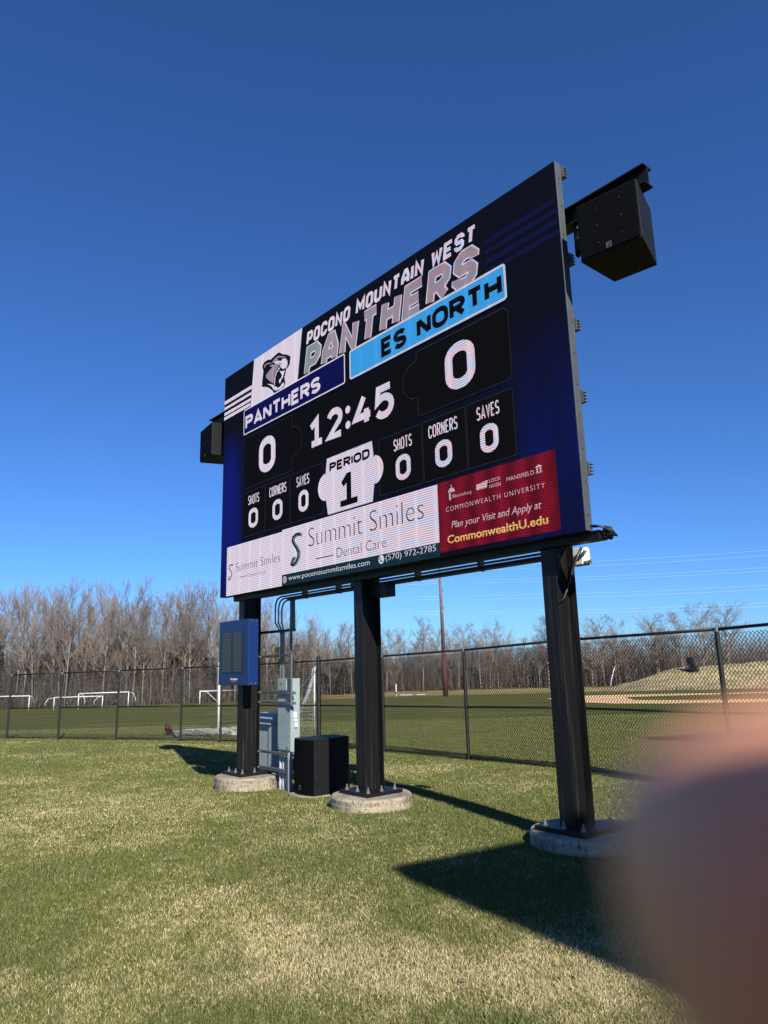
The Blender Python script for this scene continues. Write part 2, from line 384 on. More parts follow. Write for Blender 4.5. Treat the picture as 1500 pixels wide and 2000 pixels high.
# angular capital letters of the headline: strokes on a 1 x 1.5 cell
def glyph(ch):
    c = .26
    G = {'P': [[(0, 0), (0, 1.5), (1 - c, 1.5), (1, 1.5 - c), (1, .62 + c), (1 - c, .62), (0, .62)]],
         'O': [[(c, 0), (1 - c, 0), (1, c), (1, 1.5 - c), (1 - c, 1.5), (c, 1.5), (0, 1.5 - c), (0, c), (c, 0)]],
         'C': [[(1, .45), (1, c), (1 - c, 0), (c, 0), (0, c), (0, 1.5 - c), (c, 1.5), (1 - c, 1.5), (1, 1.5 - c), (1, 1.05)]],
         'N': [[(0, 0), (0, 1.5), (1, 0), (1, 1.5)]], 'M': [[(0, 0), (0, 1.5), (.65, .55), (1.3, 1.5), (1.3, 0)]],
         'U': [[(0, 1.5), (0, c), (c, 0), (1 - c, 0), (1, c), (1, 1.5)]], 'T': [[(0, 1.5), (1, 1.5)], [(.5, 1.5), (.5, 0)]],
         'A': [[(0, 0), (0, .75), (.36, 1.5), (.64, 1.5), (1, .75), (1, 0)], [(0, .5), (1, .5)]],
         'I': [[(0, 0), (0, 1.5)]], 'W': [[(0, 1.5), (.25, 0), (.65, 1.1), (1.05, 0), (1.3, 1.5)]],
         'E': [[(1, 0), (0, 0), (0, 1.5), (1, 1.5)], [(0, .75), (.85, .75)]],
         'S': [[(0, .38), (0, c), (c, 0), (1 - c, 0), (1, c), (1, .55), (.8, .75), (.2, .75), (0, .95), (0, 1.5 - c), (c, 1.5), (1 - c, 1.5), (1, 1.5 - c), (1, 1.12)]],
         'H': [[(0, 0), (0, 1.5)], [(1, 0), (1, 1.5)], [(0, .75), (1, .75)]],
         'R': [[(0, 0), (0, 1.5), (1 - c, 1.5), (1, 1.5 - c), (1, .65 + c), (1 - c, .65), (0, .65)], [(.5, .65), (1, 0)]]}
    wid = {'M': 1.3, 'W': 1.3, 'I': 0, ' ': .35}
    return G.get(ch, []), wid.get(ch, 1.0)
def block_text(fl, txt, u0, v0, u1, v1, w=.34, gap=.62, slant=.16, dx=0, dy=0):
    """w, gap in glyph units"""
    tot = sum(glyph(c)[1] + gap for c in txt) - gap + w
    su = (u1 - u0 - slant * (v1 - v0)) / tot; sv = (v1 - v0) / (1.5 + w * su / su)
    x = w / 2
    for ch in txt:
        st, wd = glyph(ch)
        for pl in st:
            pts = []
            for a, b in pl:
                vv = (b + w / 2) * sv
                pts.append((u0 + (x + a) * su + slant * vv + dx, v0 + vv + dy))
            fl.stroke(pts, w * (su + sv) / 2 * .95)
        x += wd + gap

# plain road-sign lettering drawn with strokes on a cell one unit high
def ell(cx, cy, rx, ry, a0, a1, k=10): return [(cx + rx * math.cos(R(a0 + (a1 - a0) * i / k)), cy + ry * math.sin(R(a0 + (a1 - a0) * i / k))) for i in range(k + 1)]
def oval(w, r): return ell(w / 2, 1 - r, w / 2, r, 0, 180) + ell(w / 2, r, w / 2, r, 180, 360) + [(w, 1 - r)]
def sign_glyph(c):
    w = .58; r = .25
    if c == 'P': return [[(0, 0), (0, 1), (w - r, 1)] + ell(w - r, 1 - r, r, r, 90, -90)[1:] + [(0, 1 - 2 * r)]], w
    if c == 'R': return [[(0, 0), (0, 1), (w - r, 1)] + ell(w - r, 1 - r, r, r, 90, -90)[1:] + [(0, 1 - 2 * r)], [(w * .42, 1 - 2 * r), (w, 0)]], w
    if c == 'A': return [[(0, 0), (.33, 1), (.66, 0)], [(.09, .27), (.57, .27)]], .66
    if c == 'N': return [[(0, -.0), (0, 1)], [(.02, .97), (w - .02, .03)], [(w, 0), (w, 1)]], w
    if c == 'T': return [[(0, 1), (w, 1)], [(w / 2, 1), (w / 2, 0)]], w
    if c == 'H': return [[(0, 0), (0, 1)], [(w, 0), (w, 1)], [(0, .5), (w, .5)]], w
    if c == 'E': return [[(.5, 0), (0, 0), (0, 1), (.5, 1)], [(0, .52), (.44, .52)]], .5
    if c == 'I': return [[(0, 0), (0, 1)]], 0
    if c == 'V': return [[(0, 1), (.31, 0), (.62, 1)]], .62
    if c == 'D': return [[(0, 0), (0, 1), (w - .3, 1)] + ell(w - .3, .7, .3, .3, 90, 0)[1:] + ell(w - .3, .3, .3, .3, 0, -90) + [(0, 0)]], w
    if c == 'O': return [oval(.64, .32)], .64
    if c == '0': return [oval(.54, .28)], .54
    if c == 'C': return [ell(.3, .7, .3, .3, 15, 180) + ell(.3, .3, .3, .3, 180, 345)], .6
    if c == 'S': return [ell(.28, .745, .28, .255, 25, 240, 12) + ell(.28, .255, .28, .255, 60, -155, 12)], .56
    if c == '1': return [[(.0, .74), (.28, .97), (.28, .0)], [(.03, 0), (.53, 0)]], .53
    if c == '2': return [ell(.28, .71, .28, .29, 165, -38, 12) + [(.0, .0), (.58, 0)]], .58
    if c == '4': return [[(.36, 1), (.0, .26), (.62, .26)], [(.46, .52), (.46, 0)]], .62
    if c == '5': return [[(.52, 1), (.07, 1), (.03, .55)] + ell(.27, .33, .29, .33, 125, -150, 14)], .56
    return [], .25
def sign_text(fl, txt, u0, v0, u1, v1, w, gap=.26):
    """stroke width w in metres; gap in cell units"""
    if len(txt) == 1: tot = sign_glyph(txt)[1]
    else: tot = sum(sign_glyph(c)[1] + gap for c in txt) - gap
    su = (u1 - u0 - w) / tot; sv = v1 - v0 - w; x = 0
    for c in txt:
        st, wd = sign_glyph(c)
        for p in st: fl.stroke([(u0 + w / 2 + (x + a) * su, v0 + w / 2 + b * sv) for a, b in p], w)
        x += wd + gap
    return fl

# ------------------------------------------------------------------ lit screen materials
def led(name, col, strength, tint=False, glow=False, teal=False, band=False):
    """LED face: black louvred modules that give off light in rows"""
    m, t, p = new_mat(name)
    L = t.links.new
    tc = t.nodes.new('ShaderNodeTexCoord'); sp = t.nodes.new('ShaderNodeSeparateXYZ'); L(tc.outputs['Object'], sp.inputs[0])
    def mth(op, a, b=None, clamp=False):
        n = t.nodes.new('ShaderNodeMath'); n.operation = op; n.use_clamp = clamp
        for i, x in enumerate((a, b)):
            if x is None: continue
            if isinstance(x, (int, float)): n.inputs[i].default_value = x
            else: L(x, n.inputs[i])
        return n.outputs[0]
    U, V = sp.outputs['X'], sp.outputs['Z']
    fr = mth('FRACT', mth('MULTIPLY', V, 1 / .0267))
    row = mth('MULTIPLY', mth('SUBTRACT', .36, fr), 9, True)          # 1 in the dark louvre
    # rows show strongest a little inside every module
    mod = mth('FRACT', mth('MULTIPLY', U, 1 / .32))
    inside = mth('MULTIPLY', mth('SUBTRACT', .5, mth('ABSOLUTE', mth('SUBTRACT', mod, .5))), 7, True)
    dark = mth('SUBTRACT', 1, mth('MULTIPLY', row, mth('ADD', mth('MULTIPLY', inside, .42), .20)))
    fu = mth('FRACT', mth('MULTIPLY', U, 1 / .0267))
    colm = mth('SUBTRACT', 1, mth('MULTIPLY', mth('MULTIPLY', mth('SUBTRACT', .28, fu), 9, True), .22))
    mult = mth('MULTIPLY', dark, colm)
    base = t.nodes.new('ShaderNodeRGB'); base.outputs[0].default_value = (*col[:3], 1); cs = base.outputs[0]
    if tint:                                                           # camera colour moire, painted into the emission as waves
        ph = mth('ADD', mth('MULTIPLY', U, 7.5), mth('MULTIPLY', mth('SINE', mth('ADD', mth('MULTIPLY', V, 9), mth('MULTIPLY', U, 2.3))), 1.3))
        ph2 = mth('ADD', mth('MULTIPLY', V, 26), mth('MULTIPLY', mth('SINE', ph), 1.6))
        sw = mth('ADD', mth('MULTIPLY', mth('SINE', ph2), .5), .5)
        amt = mth('MULTIPLY', mth('SUBTRACT', U, 2.6), .32, True)
        amt = mth('ADD', mth('MULTIPLY', amt, .55), .06)
        rp = t.nodes.new('ShaderNodeValToRGB'); e = rp.color_ramp.elements
        e[0].color = (.58, .80, 1, 1); e[1].color = (1, .72, .68, 1)
        L(sw, rp.inputs[0]); mx = t.nodes.new('ShaderNodeMixRGB'); mx.blend_type = 'MULTIPLY'
        L(amt, mx.inputs[0]); L(cs, mx.inputs[1]); L(rp.outputs[0], mx.inputs[2]); cs = mx.outputs[0]
    if band:                                                           # camera moire stripes, painted into the emission as upright darker bands
        bv = mth('ADD', mth('MULTIPLY', mth('SINE', mth('ADD', mth('MULTIPLY', U, 23), mth('MULTIPLY', mth('SINE', mth('MULTIPLY', V, 11)), .5))), .24), .76)
        mb_ = t.nodes.new('ShaderNodeMixRGB'); mb_.blend_type = 'MULTIPLY'; mb_.inputs[0].default_value = 1; cb_ = t.nodes.new('ShaderNodeCombineXYZ')
        for i in range(3): L(bv, cb_.inputs[i])
        L(cs, mb_.inputs[1]); L(cb_.outputs[0], mb_.inputs[2]); cs = mb_.outputs[0]
    if teal:
        mt = t.nodes.new('ShaderNodeMixRGB'); L(mth('MULTIPLY', mth('SUBTRACT', 3.35, U), 1.1, True), mt.inputs[0]); L(cs, mt.inputs[1]); mt.inputs[2].default_value = (.26, .39, .36, 1); cs = mt.outputs[0]
    if glow:                                                           # dark blue backdrop picture of the scoreboard layout
        Vb = mth('SUBTRACT', V, ZB)
        def bump(x, c, w): return mth('MAXIMUM', mth('SUBTRACT', 1, mth('ABSOLUTE', mth('MULTIPLY', mth('SUBTRACT', x, c), 1 / w))), 0)
        nz = t.nodes.new('ShaderNodeTexNoise'); nz.inputs['Scale'].default_value = 1.0; nz.inputs['Detail'].default_value = 3
        mp = t.nodes.new('ShaderNodeMapping'); mp.inputs['Scale'].default_value = (3.6, 0, .5); L(tc.outputs['Object'], mp.inputs[0]); L(mp.outputs[0], nz.inputs['Vector'])
        nf = mth('MULTIPLY', mth('SUBTRACT', nz.outputs['Fac'], .30), 2.6, True)
        left = mth('MULTIPLY', bump(U, .22, .55), bump(Vb, 1.15, 1.7))
        right = mth('MULTIPLY', bump(U, 6.85, .95), bump(Vb, .6, 1.75))
        mid = mth('MULTIPLY', bump(Vb, .9, 1.2), .10)
        g = mth('ADD', mth('MULTIPLY', left, 5.2), mth('ADD', mth('MULTIPLY', right, 1.35), mid))
        g = mth('MULTIPLY', g, mth('ADD', mth('MULTIPLY', nf, .7), .3))
        mx = t.nodes.new('ShaderNodeMixRGB'); L(mth('MULTIPLY', g, .6, True), mx.inputs[0])
        mx.inputs[1].default_value = (.0020, .0028, .0105, 1); mx.inputs[2].default_value = (.002, .010, .165, 1); cs = mx.outputs[0]
    ml = t.nodes.new('ShaderNodeMixRGB'); ml.blend_type = 'MULTIPLY'; ml.inputs[0].default_value = 1
    cb = t.nodes.new('ShaderNodeCombineXYZ')
    for i in range(3): L(mult, cb.inputs[i])
    L(cs, ml.inputs[1]); L(cb.outputs[0], ml.inputs[2])
    L(ml.outputs[0], p.inputs['Emission Color']); p.inputs['Emission Strength'].default_value = strength * .60
    p.inputs['Base Color'].default_value = (.0022, .0022, .0028, 1); p.inputs['Roughness'].default_value = .8; p.inputs['Specular IOR Level'].default_value = .04
    return m
LW = led('led_white', (.84, .75, .89), .98, tint=True)
LWHITE = led('led_white_plain', (.76, .74, .84), .9)
LGREY = led('led_lilac_grey', (.46, .38, .45), .8, tint=True)
LTITLE = led('led_title_letters', (.46, .38, .45), .85, tint=True, teal=True)
LBG = led('led_backdrop', (.003, .004, .02), 1.0, glow=True)
LNAVY = led('led_navy', (.003, .004, .105), .85)
LCYAN = led('led_cyan', (.05, .40, .92), .95)
LPANEL = led('led_black_panel', (.0022, .0022, .0030), 1.0)
LLINE = led('led_dim_line', (.022, .022, .028), 1.0)
LBLACK = led('led_off', (.0015, .0015, .002), 1.0)
LTEAL = led('led_teal', (.006, .030, .048), 1.0)
LINK = led('led_slate_ink', (.018, .02, .03), 1.0)
LRED = led('led_crimson', (.23, .006, .024), .95, band=True)
LPINK = led('led_pink_letters', (.72, .50, .58), .9)
LGOLD = led('led_gold', (.95, .56, .20), .9)
LSTREAK = led('led_streak', (.004, .006, .045), 1.0)
LSHADE = led('led_dark_blue', (.0025, .0045, .018), 1.0)
LSTEEL = led('led_steel_blue', (.16, .24, .30), .9)

# ------------------------------------------------------------------ scoreboard
sb = bthing('scoreboard', 'big lit soccer scoreboard screen on three black steel posts', 'scoreboard', 3.52, .35, 0)
WB, HB = 7.04, 3.852
# posts: wide-flange columns
PD = [.40, 3.44, 6.47]; PZ = [.193, .25, .263]
NF0, NF1, HW, TF = .18, .49, .0825, .011
for pd, pz in zip(PD, PZ):
    mb = MB()
    ztop = 3.02
    prof = [(pd - HW, NF0), (pd + HW, NF0), (pd + HW, NF0 + TF), (pd + .006, NF0 + TF), (pd + .006, NF1 - TF), (pd + HW, NF1 - TF),
            (pd + HW, NF1), (pd - HW, NF1), (pd - HW, NF1 - TF), (pd - .006, NF1 - TF), (pd - .006, NF0 + TF), (pd - HW, NF0 + TF)]
    mb.prism(prof, pz + .012, ztop)
    post = mb.build('post', M['post'], sb)
    pl = MB().box(pd - .28, pd + .28, .335 - .28, .335 + .28, pz - .028, pz + .012).build('base_plate', M['black_steel'], post, bevel=.003)
    for a, b in ((-.21, -.21), (.21, -.21), (.21, .21), (-.21, .21), (0, -.21), (.21, 0)):
        x, y = pd + a, .335 + b
        q = MB().cyl(x, y, pz + .012, pz + .017, .03, 14); q.cyl(x, y, pz + .017, pz + .042, .019, 6); q.cyl(x, y, pz + .042, pz + .074, .010, 10)
        q.build('anchor_bolt', M['bolt'], post)
# cabinet behind the screen
cab = MB()
cab.box(0, WB, .012, .115, ZB, ZB + HB)
cab.build('cabinet', M['black_frame'], sb, bevel=.004)
edge = MB()
edge.box(WB + .001, WB + .014, .0, .100, ZB, ZB + HB)
edge.build('side_frame', M['cabinet'], sb, bevel=.003)
for k in range(int(HB / .32)):
    MB().box(WB + .0143, WB + .0175, .045, .058, ZB + .14 + k * .32, ZB + .152 + k * .32).build('screw', M['rubber'], sb)
for zc in (ZB + HB - .12, ZB + HB - 1.12, ZB + 2.02, ZB + 1.27, ZB + .55):
    q = MB()
    for j in range(4): q.box(WB - .5, WB + .032, .125, .185, zc + j * .032, zc + j * .032 + .006)
    q.box(WB - .5, WB + .024, .1165, .125, zc - .01, zc + .115)
    q.build('mounting_rail', M['galv_dark'], sb)
# rear steel and lower beam
MB().box(.22, 7.10, .125, .26, ZB - .075, ZB + .012).build('lower_beam', M['black_steel'], sb, bevel=.004)
MB().box(-.9, 7.9, .215, .235, 6.10, 6.27).build('beam_web', M['black_steel'], sb)
MB().box(-.9, 7.9, .15, .30, 6.271, 6.285).build('beam_flange', M['black_steel'], sb); MB().box(-.9, 7.9, .15, .30, 6.085, 6.099).build('beam_flange', M['black_steel'], sb)
for s_, e_ in ((7.07, 7.36), (-.03, -.32)):
    poly = [(s_, 6.08), (e_, 6.08), (s_, 5.74)]
    v = [(a, .20, b) for a, b in poly] + [(a, .26, b) for a, b in poly]
    MB().add(v, [(0, 1, 2), (5, 4, 3), (0, 3, 4, 1), (1, 4, 5, 2), (2, 5, 3, 0)]).build('gusset', M['black_steel'], sb)
    for dd, zz in ((.07, 6.02), (.2, 6.04), (.07, 5.9)):
        x = s_ + math.copysign(dd, e_ - s_); MB().tube([(x, .17, zz), (x, .20, zz)], .013, 6).build('gusset_bolt', M['bolt'], sb)
MB().box(6.86, 6.93, .14, .27, 3.1, 6.2).build('rear_column', M['black_steel'], sb)
MB().box(.12, .19, .14, .27, 3.1, 6.2).build('rear_column', M['black_steel'], sb)
q = MB()
for j in range(5): q.tube([(7.12 + .02 * math.cos(a) - .05 * j * 0, .20 + .022 * j, 2.90 + .055 * math.sin(a)) for a in [2 * math.pi * i / 16 for i in range(17)]], .009, 6)
for j in range(4): q.tube([(7.0, .05 + .03 * j, 2.96), (7.1, .08 + .03 * j, 2.955), (7.17, .14 + .03 * j, 2.92), (7.19, .22 + .02 * j, 2.86)], .008, 6)
q.build('cable_bundle', M['rubber'], sb, smooth=True)
q = MB()
q.tube([(6.62, .30, 2.86), (6.56, .24, 2.72), (6.53, .215, 2.55), (6.51, .20, 2.42), (6.50, .23, 2.30), (6.505, .34, 2.35), (6.53, .43, 2.52), (6.57, .47, 2.70), (6.65, .50, 2.85)], .014, 8)
q.build('hanging_cable', M['rubber'], sb, smooth=True)
# conduits and rails running under the screen
for j, (n_, z_) in enumerate(((.46, 2.845), (.49, 2.815), (.52, 2.785))):
    d_ = .975 + .045 * j
    q = MB(); q.tube([(6.39, n_, z_), (d_ + .17, n_, z_), (d_ + .10, n_, z_ - .012), (d_ + .045, n_, z_ - .045), (d_ + .012, n_, z_ - .10), (d_, n_, z_ - .17), (d_, n_, 2.45), (d_, .565, 2.3), (d_, .565, 1.60)], .0145, 8)
    q.build('conduit', M['grey_box'], sb, smooth=True)
for d_ in (1.75, 2.6, 2.95, 4.25, 5.3): MB().box(d_, d_ + .028, .445, .535, 2.765, 2.885).build('hanger', M['galv_dark'], sb)
MB().box(1.40, 6.4, .40, .43, 2.775, 2.805).build('strut_rail', M['black_steel'], sb)
MB().box(3.52, 3.80, .34, .52, 2.62, 2.80).build('junction_box', M['black_frame'], sb, bevel=.004)
q = MB(); q.box(6.46, 6.62, .54, .68, 2.69, 2.86); q.build('junction_box', M['white_box'], sb, bevel=.006)
q = MB(); q.tube([(6.62, .57, 2.80), (6.70, .50, 2.83)], .018, 8); q.tube([(6.62, .60, 2.72), (6.70, .58, 2.72)], .014, 8); q.box(6.622, 6.65, .55, .66, 2.70, 2.72)
q.build('cable_gland', M['galv'], sb)

# the lit face
scr = MB().add([(0, 0, ZB), (WB, 0, ZB), (WB, 0, ZB + HB), (0, 0, ZB + HB), (0, .0115, ZB), (WB, .0115, ZB), (WB, .0115, ZB + HB), (0, .0115, ZB + HB)],
               [(0, 1, 2, 3), (4, 7, 6, 5), (0, 4, 5, 1), (1, 5, 6, 2), (2, 6, 7, 3), (3, 7, 4, 0)])
# keep its coordinates in board space: the LED material reads them
def lit(fl, name, m):
    o = fl.mb
    me = bpy.data.meshes.new(name); me.from_pydata(o.v, [], o.f); me.materials.append(m)
    ob = bpy.data.objects.new(name, me); COL.objects.link(ob); ob.parent = screen; return ob
me = bpy.data.meshes.new('screen'); me.from_pydata(scr.v, [], scr.f); me.materials.append(LBG)
screen = bpy.data.objects.new('screen', me); COL.objects.link(screen); screen.parent = sb
screen.location = (-3.52, -.35, 0)                     # mesh coordinates stay in board space

# emblem panel and stripes
lit(Flat(1).poly([(.906, 3.0), (2.30, 3.0), (2.432, 3.851), (1.007, 3.851)]), 'emblem_panel', LW)
f = Flat(1)
for v0, v1, u1 in ((3.361, 3.426, .945), (3.259, 3.309, .932), (3.155, 3.209, .919), (3.072, 3.132, .907)):
    f.poly([(0.004, v0), (u1 - .008, v0), (u1, v1), (0.004, v1)])
lit(f, 'stripe', LW)
f = Flat(1)
for k in range(4): f.poly([(6.05, 3.02 + k * .12), (7.03, 3.02 + k * .12), (7.03, 3.085 + k * .12), (6.07, 3.085 + k * .12)])
lit(f, 'streak', LSTREAK)
PAN = {
  'dark': [(1.272, 3.28), (1.278, 3.385), (1.312, 3.538), (1.272, 3.635), (1.323, 3.683), (1.39, 3.692), (1.479, 3.681), (1.537, 3.66), (1.595, 3.676), (1.666, 3.682), (1.751, 3.699), (1.808, 3.679), (1.892, 3.619), (1.975, 3.589), (2.057, 3.543), (2.117, 3.497), (2.104, 3.443), (2.098, 3.39), (2.058, 3.357), (1.99, 3.334), (1.971, 3.262), (1.944, 3.216), (1.972, 3.129), (1.945, 3.075), (1.898, 3.044), (1.703, 3.055), (1.647, 3.05), (1.589, 3.12), (1.473, 3.206), (1.355, 3.257)],
  'brow': [(1.582, 3.591), (1.639, 3.627), (1.766, 3.641), (1.878, 3.592), (2.016, 3.53), (1.892, 3.563), (1.809, 3.598), (1.738, 3.607), (1.767, 3.565), (1.697, 3.55)],
  'muzzle': [(1.893, 3.543), (1.989, 3.516), (2.037, 3.459), (2.044, 3.394), (2.004, 3.353), (1.908, 3.367), (1.825, 3.432), (1.768, 3.508), (1.711, 3.512), (1.639, 3.575), (1.753, 3.56), (1.865, 3.517)],
  'ear': [(1.332, 3.614), (1.376, 3.635), (1.45, 3.634), (1.538, 3.606), (1.582, 3.574), (1.495, 3.601), (1.406, 3.621), (1.355, 3.581)],
  'cheek': [(1.495, 3.564), (1.582, 3.558), (1.697, 3.517), (1.782, 3.487), (1.768, 3.452), (1.699, 3.412), (1.65, 3.356), (1.63, 3.219), (1.5, 3.311), (1.411, 3.389), (1.395, 3.436), (1.497, 3.482), (1.60, 3.51)],
  'jaw': [(1.442, 3.277), (1.588, 3.221), (1.674, 3.164), (1.773, 3.1), (1.842, 3.109), (1.897, 3.138), (1.931, 3.142), (1.945, 3.091), (1.884, 3.056), (1.717, 3.071), (1.632, 3.122), (1.588, 3.184)],
  'teeth': [(1.811, 3.373), (1.888, 3.334), (1.963, 3.328), (1.939, 3.281), (1.909, 3.228), (1.841, 3.196), (1.882, 3.277)],
  'lip': [(1.804, 3.439), (1.699, 3.372), (1.66, 3.305), (1.652, 3.191), (1.676, 3.183), (1.686, 3.296), (1.727, 3.362), (1.818, 3.41)],
  'tongue': [(1.814, 3.158), (1.792, 3.212), (1.84, 3.244), (1.868, 3.21), (1.848, 3.17)],
  'stripe1': [(1.782, 3.515), (1.921, 3.453), (1.817, 3.484)], 'stripe2': [(1.782, 3.483), (1.894, 3.431), (1.81, 3.453)],
  'eye': [(1.736, 3.607), (1.809, 3.59), (1.9, 3.529), (1.872, 3.519), (1.781, 3.566)]}
lit(Flat(2).poly(PAN['dark']), 'emblem_outline', LSHADE)
f = Flat(3)
for k in ('brow', 'ear', 'cheek'): f.poly(PAN[k])
lit(f, 'emblem_fur', LGREY)
f = Flat(4)
for k in ('muzzle', 'jaw', 'teeth', 'lip', 'tongue'): f.poly(PAN[k])
lit(f, 'emblem_light', LW)
f = Flat(5)
for k in ('stripe1', 'stripe2', 'eye'): f.poly(PAN[k])
lit(f, 'emblem_dark', LSHADE)
# headline
f = Flat(3); block_text(f, 'POCONO MOUNTAIN WEST', 2.545, 3.502, 5.975, 3.717, w=.50, gap=.68); lit(f, 'headline', LW)
# team word: steel letters with a light outline over dark blue shadow
f = Flat(1); block_text(f, 'PANTHERS', 2.455, 2.99, 6.02, 3.485, w=.66, gap=.74, slant=.19, dx=.055, dy=-.03); lit(f, 'team_word_shadow', LSHADE)
f = Flat(2); block_text(f, 'PANTHERS', 2.455, 3.0, 6.02, 3.49, w=.66, gap=.74, slant=.19); lit(f, 'team_word_outline', LW)
f = Flat(3); block_text(f, 'PANTHERS', 2.455, 3.0, 6.02, 3.49, w=.66, gap=.74, slant=.19)
# inner fill: the same strokes, thinner
f = Flat(3)
def inner(fl):
    txt = 'PANTHERS'; w = .66; gap = .74; slant = .19; u0, v0, u1, v1 = 2.455, 3.0, 6.02, 3.49
    tot = sum(glyph(c)[1] + gap for c in txt) - gap + w; su = (u1 - u0 - slant * (v1 - v0)) / tot; sv = (v1 - v0) / (1.5 + w); x = w / 2
    for ch in txt:
        st, wd = glyph(ch)
        for plx in st: fl.stroke([(u0 + (x + a) * su + slant * (b + w / 2) * sv, v0 + (b + w / 2) * sv) for a, b in plx], (w - .16) * (su + sv) / 2 * .95)
        x += wd + gap
inner(f); lit(f, 'team_word', LTITLE)
# team name bars
lit(Flat(5).poly(rr(.716, 2.604, 3.498, 3.045, .035)), 'name_bar', LNAVY)
f = Flat(6); f.ring(rr(.716, 2.604, 3.498, 3.045, .035), .022); lit(f, 'name_bar_rim', LWHITE)
lit(sign_text(Flat(6), 'PANTHERS', .775, 2.685, 2.915, 2.921, .056, .25), 'team_name', LW)
lit(Flat(5).poly(rr(3.598, 2.612, 6.343, 3.035, .04)), 'name_bar', LCYAN)
f = Flat(6); f.ring(rr(3.598, 2.612, 6.343, 3.035, .04), .026); lit(f, 'name_bar_rim', LWHITE)
lit(sign_text(Flat(6), 'ES NORTH', 4.265, 2.688, 6.285, 2.948, .068, .28), 'team_name', LBLACK)
# dark score panels with key-shaped notches
def notch_panel(u0, v0, u1, v1, side, cy, r):
    b = .06
    if side > 0: return [(u0 + b, v0), (u1, v0), (u1, cy - r)] + arc(u1 + .02, cy, r, -80, 80, 10) + [(u1, cy + r), (u1, v1), (u0 + b, v1), (u0, v1 - b), (u0, v0 + b)]
    return [(u0, v0), (u1 - b, v0), (u1, v0 + b), (u1, v1 - b), (u1 - b, v1), (u0, v1), (u0, cy + r)] + arc(u0 - .02, cy, r, 100, 260, 10) + [(u0, cy - r)]
mid = Flat(1).rect(2.19, 1.66, 4.90, 2.55); lit(mid, 'clock_panel', LPANEL)
Lp = notch_panel(.714, 1.675, 2.18, 2.548, 1, 2.112, .24); Rp = notch_panel(4.896, 1.71, 6.338, 2.54, -1, 2.19, .24)
lit(Flat(2).poly(Lp), 'score_panel', LPANEL); lit(Flat(3).ring(Lp, .012), 'score_panel_rim', LLINE)
lit(Flat(2).poly(Rp), 'score_panel', LPANEL); lit(Flat(3).ring(Rp, .012), 'score_panel_rim', LLINE)
lit(sign_text(Flat(3), '0', 1.213, 1.822, 1.703, 2.40, .125), 'score_digit', LW)
lit(sign_text(Flat(3), '0', 5.375, 1.845, 5.838, 2.408, .12), 'score_digit', LW)
f = Flat(3)
sign_text(f, '1', 2.616, 1.893, 2.981, 2.335, .098); sign_text(f, '2', 3.053, 1.886, 3.426, 2.335, .098)
f.poly(arc(3.535, 2.0, .055, 0, 330, 11)); f.poly(arc(3.535, 2.215, .055, 0, 330, 11))
sign_text(f, '4', 3.655, 1.886, 4.057, 2.335, .098); sign_text(f, '5', 4.095, 1.872, 4.476, 2.333, .098)
lit(f, 'clock_digits', LW)
# statistics row
for u0, u1, wd, w0, w1, z0, z1 in ((.722, 1.408, 'SHOTS', .895, 1.235, .915, 1.205), (1.418, 2.104, 'CORNERS', 1.538, 2.02, 1.633, 1.913), (2.116, 2.95, 'SAVES', 2.288, 2.615, 2.341, 2.596),
                                   (4.15, 4.945, 'SHOTS', 4.443, 4.775, 4.473, 4.74), (4.957, 5.65, 'CORNERS', 5.06, 5.53, 5.158, 5.427), (5.662, 6.325, 'SAVES', 5.815, 6.137, 5.847, 6.102)):
    rrp = rr(u0, .89, u1, 1.62, .03, 3)
    lit(Flat(1).poly(rrp), 'stat_panel', LPANEL); lit(Flat(2).ring(rrp, .010), 'stat_panel_rim', LLINE)
    lit(sign_text(Flat(3), wd, w0, 1.392, w1, 1.547, .0185, .36), 'stat_label', LW)
    lit(sign_text(Flat(3), '0', z0, 1.008, z1, 1.325, .07), 'stat_digit', LW)
# period badge
pb = [(3.066, .852), (4.022, .852)] + [(4.062, 1.082)] + arc(4.055, 1.254, .19, -78, 78, 12) + [(4.061, 1.425), (4.03, 1.644), (3.05, 1.644), (3.02, 1.425)] + arc(3.03, 1.25, .195, 100, 260, 12) + [(3.023, 1.072)]
lit(Flat(4).poly(pb), 'period_badge', LW)
lit(sign_text(Flat(5), 'PERIOD', 3.112, 1.428, 3.985, 1.564, .036, .24), 'period_label', LBLACK)
lit(Flat(5).poly([(3.352, .902), (3.722, .902), (3.722, .985), (3.592, .985), (3.592, 1.342), (3.50, 1.342), (3.375, 1.235), (3.43, 1.165), (3.49, 1.21), (3.49, .985), (3.352, .985)]), 'period_digit', LBLACK)
# dental advertisement, small and large
lit(Flat(1).poly([(.212, .006), (1.901, .006), (1.901, .808), (.212, .808)]), 'ad_panel', LW)
lit(Flat(1).poly([(1.903, .165), (5.165, .165), (5.165, .83), (1.903, .83)]), 'ad_panel', LW)
lit(Flat(1).poly([(1.903, .006), (5.165, .006), (5.165, .163), (1.903, .163)]), 'ad_footer', LTEAL)
def s_mark(fl, u0, v0, u1, v1, w):
    pts = [(.95, .93), (.75, 1.0), (.45, .99), (.18, .93), (.10, .82), (.25, .70), (.50, .56), (.72, .40), (.70, .24), (.45, .08), (.18, .0), (.0, .05), (.12, .17), (.30, .26)]
    fl.stroke([(u0 + a * (u1 - u0), v0 + b * (v1 - v0)) for a, b in pts], w)
f = Flat(2); s_mark(f, 2.19, .27, 2.44, .70, .045); lit(f, 'tooth_mark_shade', LSTEEL)
f = Flat(3); s_mark(f, 2.155, .27, 2.40, .71, .038); lit(f, 'tooth_mark', LTEAL)
f = Flat(2); s_mark(f, .285, .262, .435, .505, .02); lit(f, 'tooth_mark', LINK)
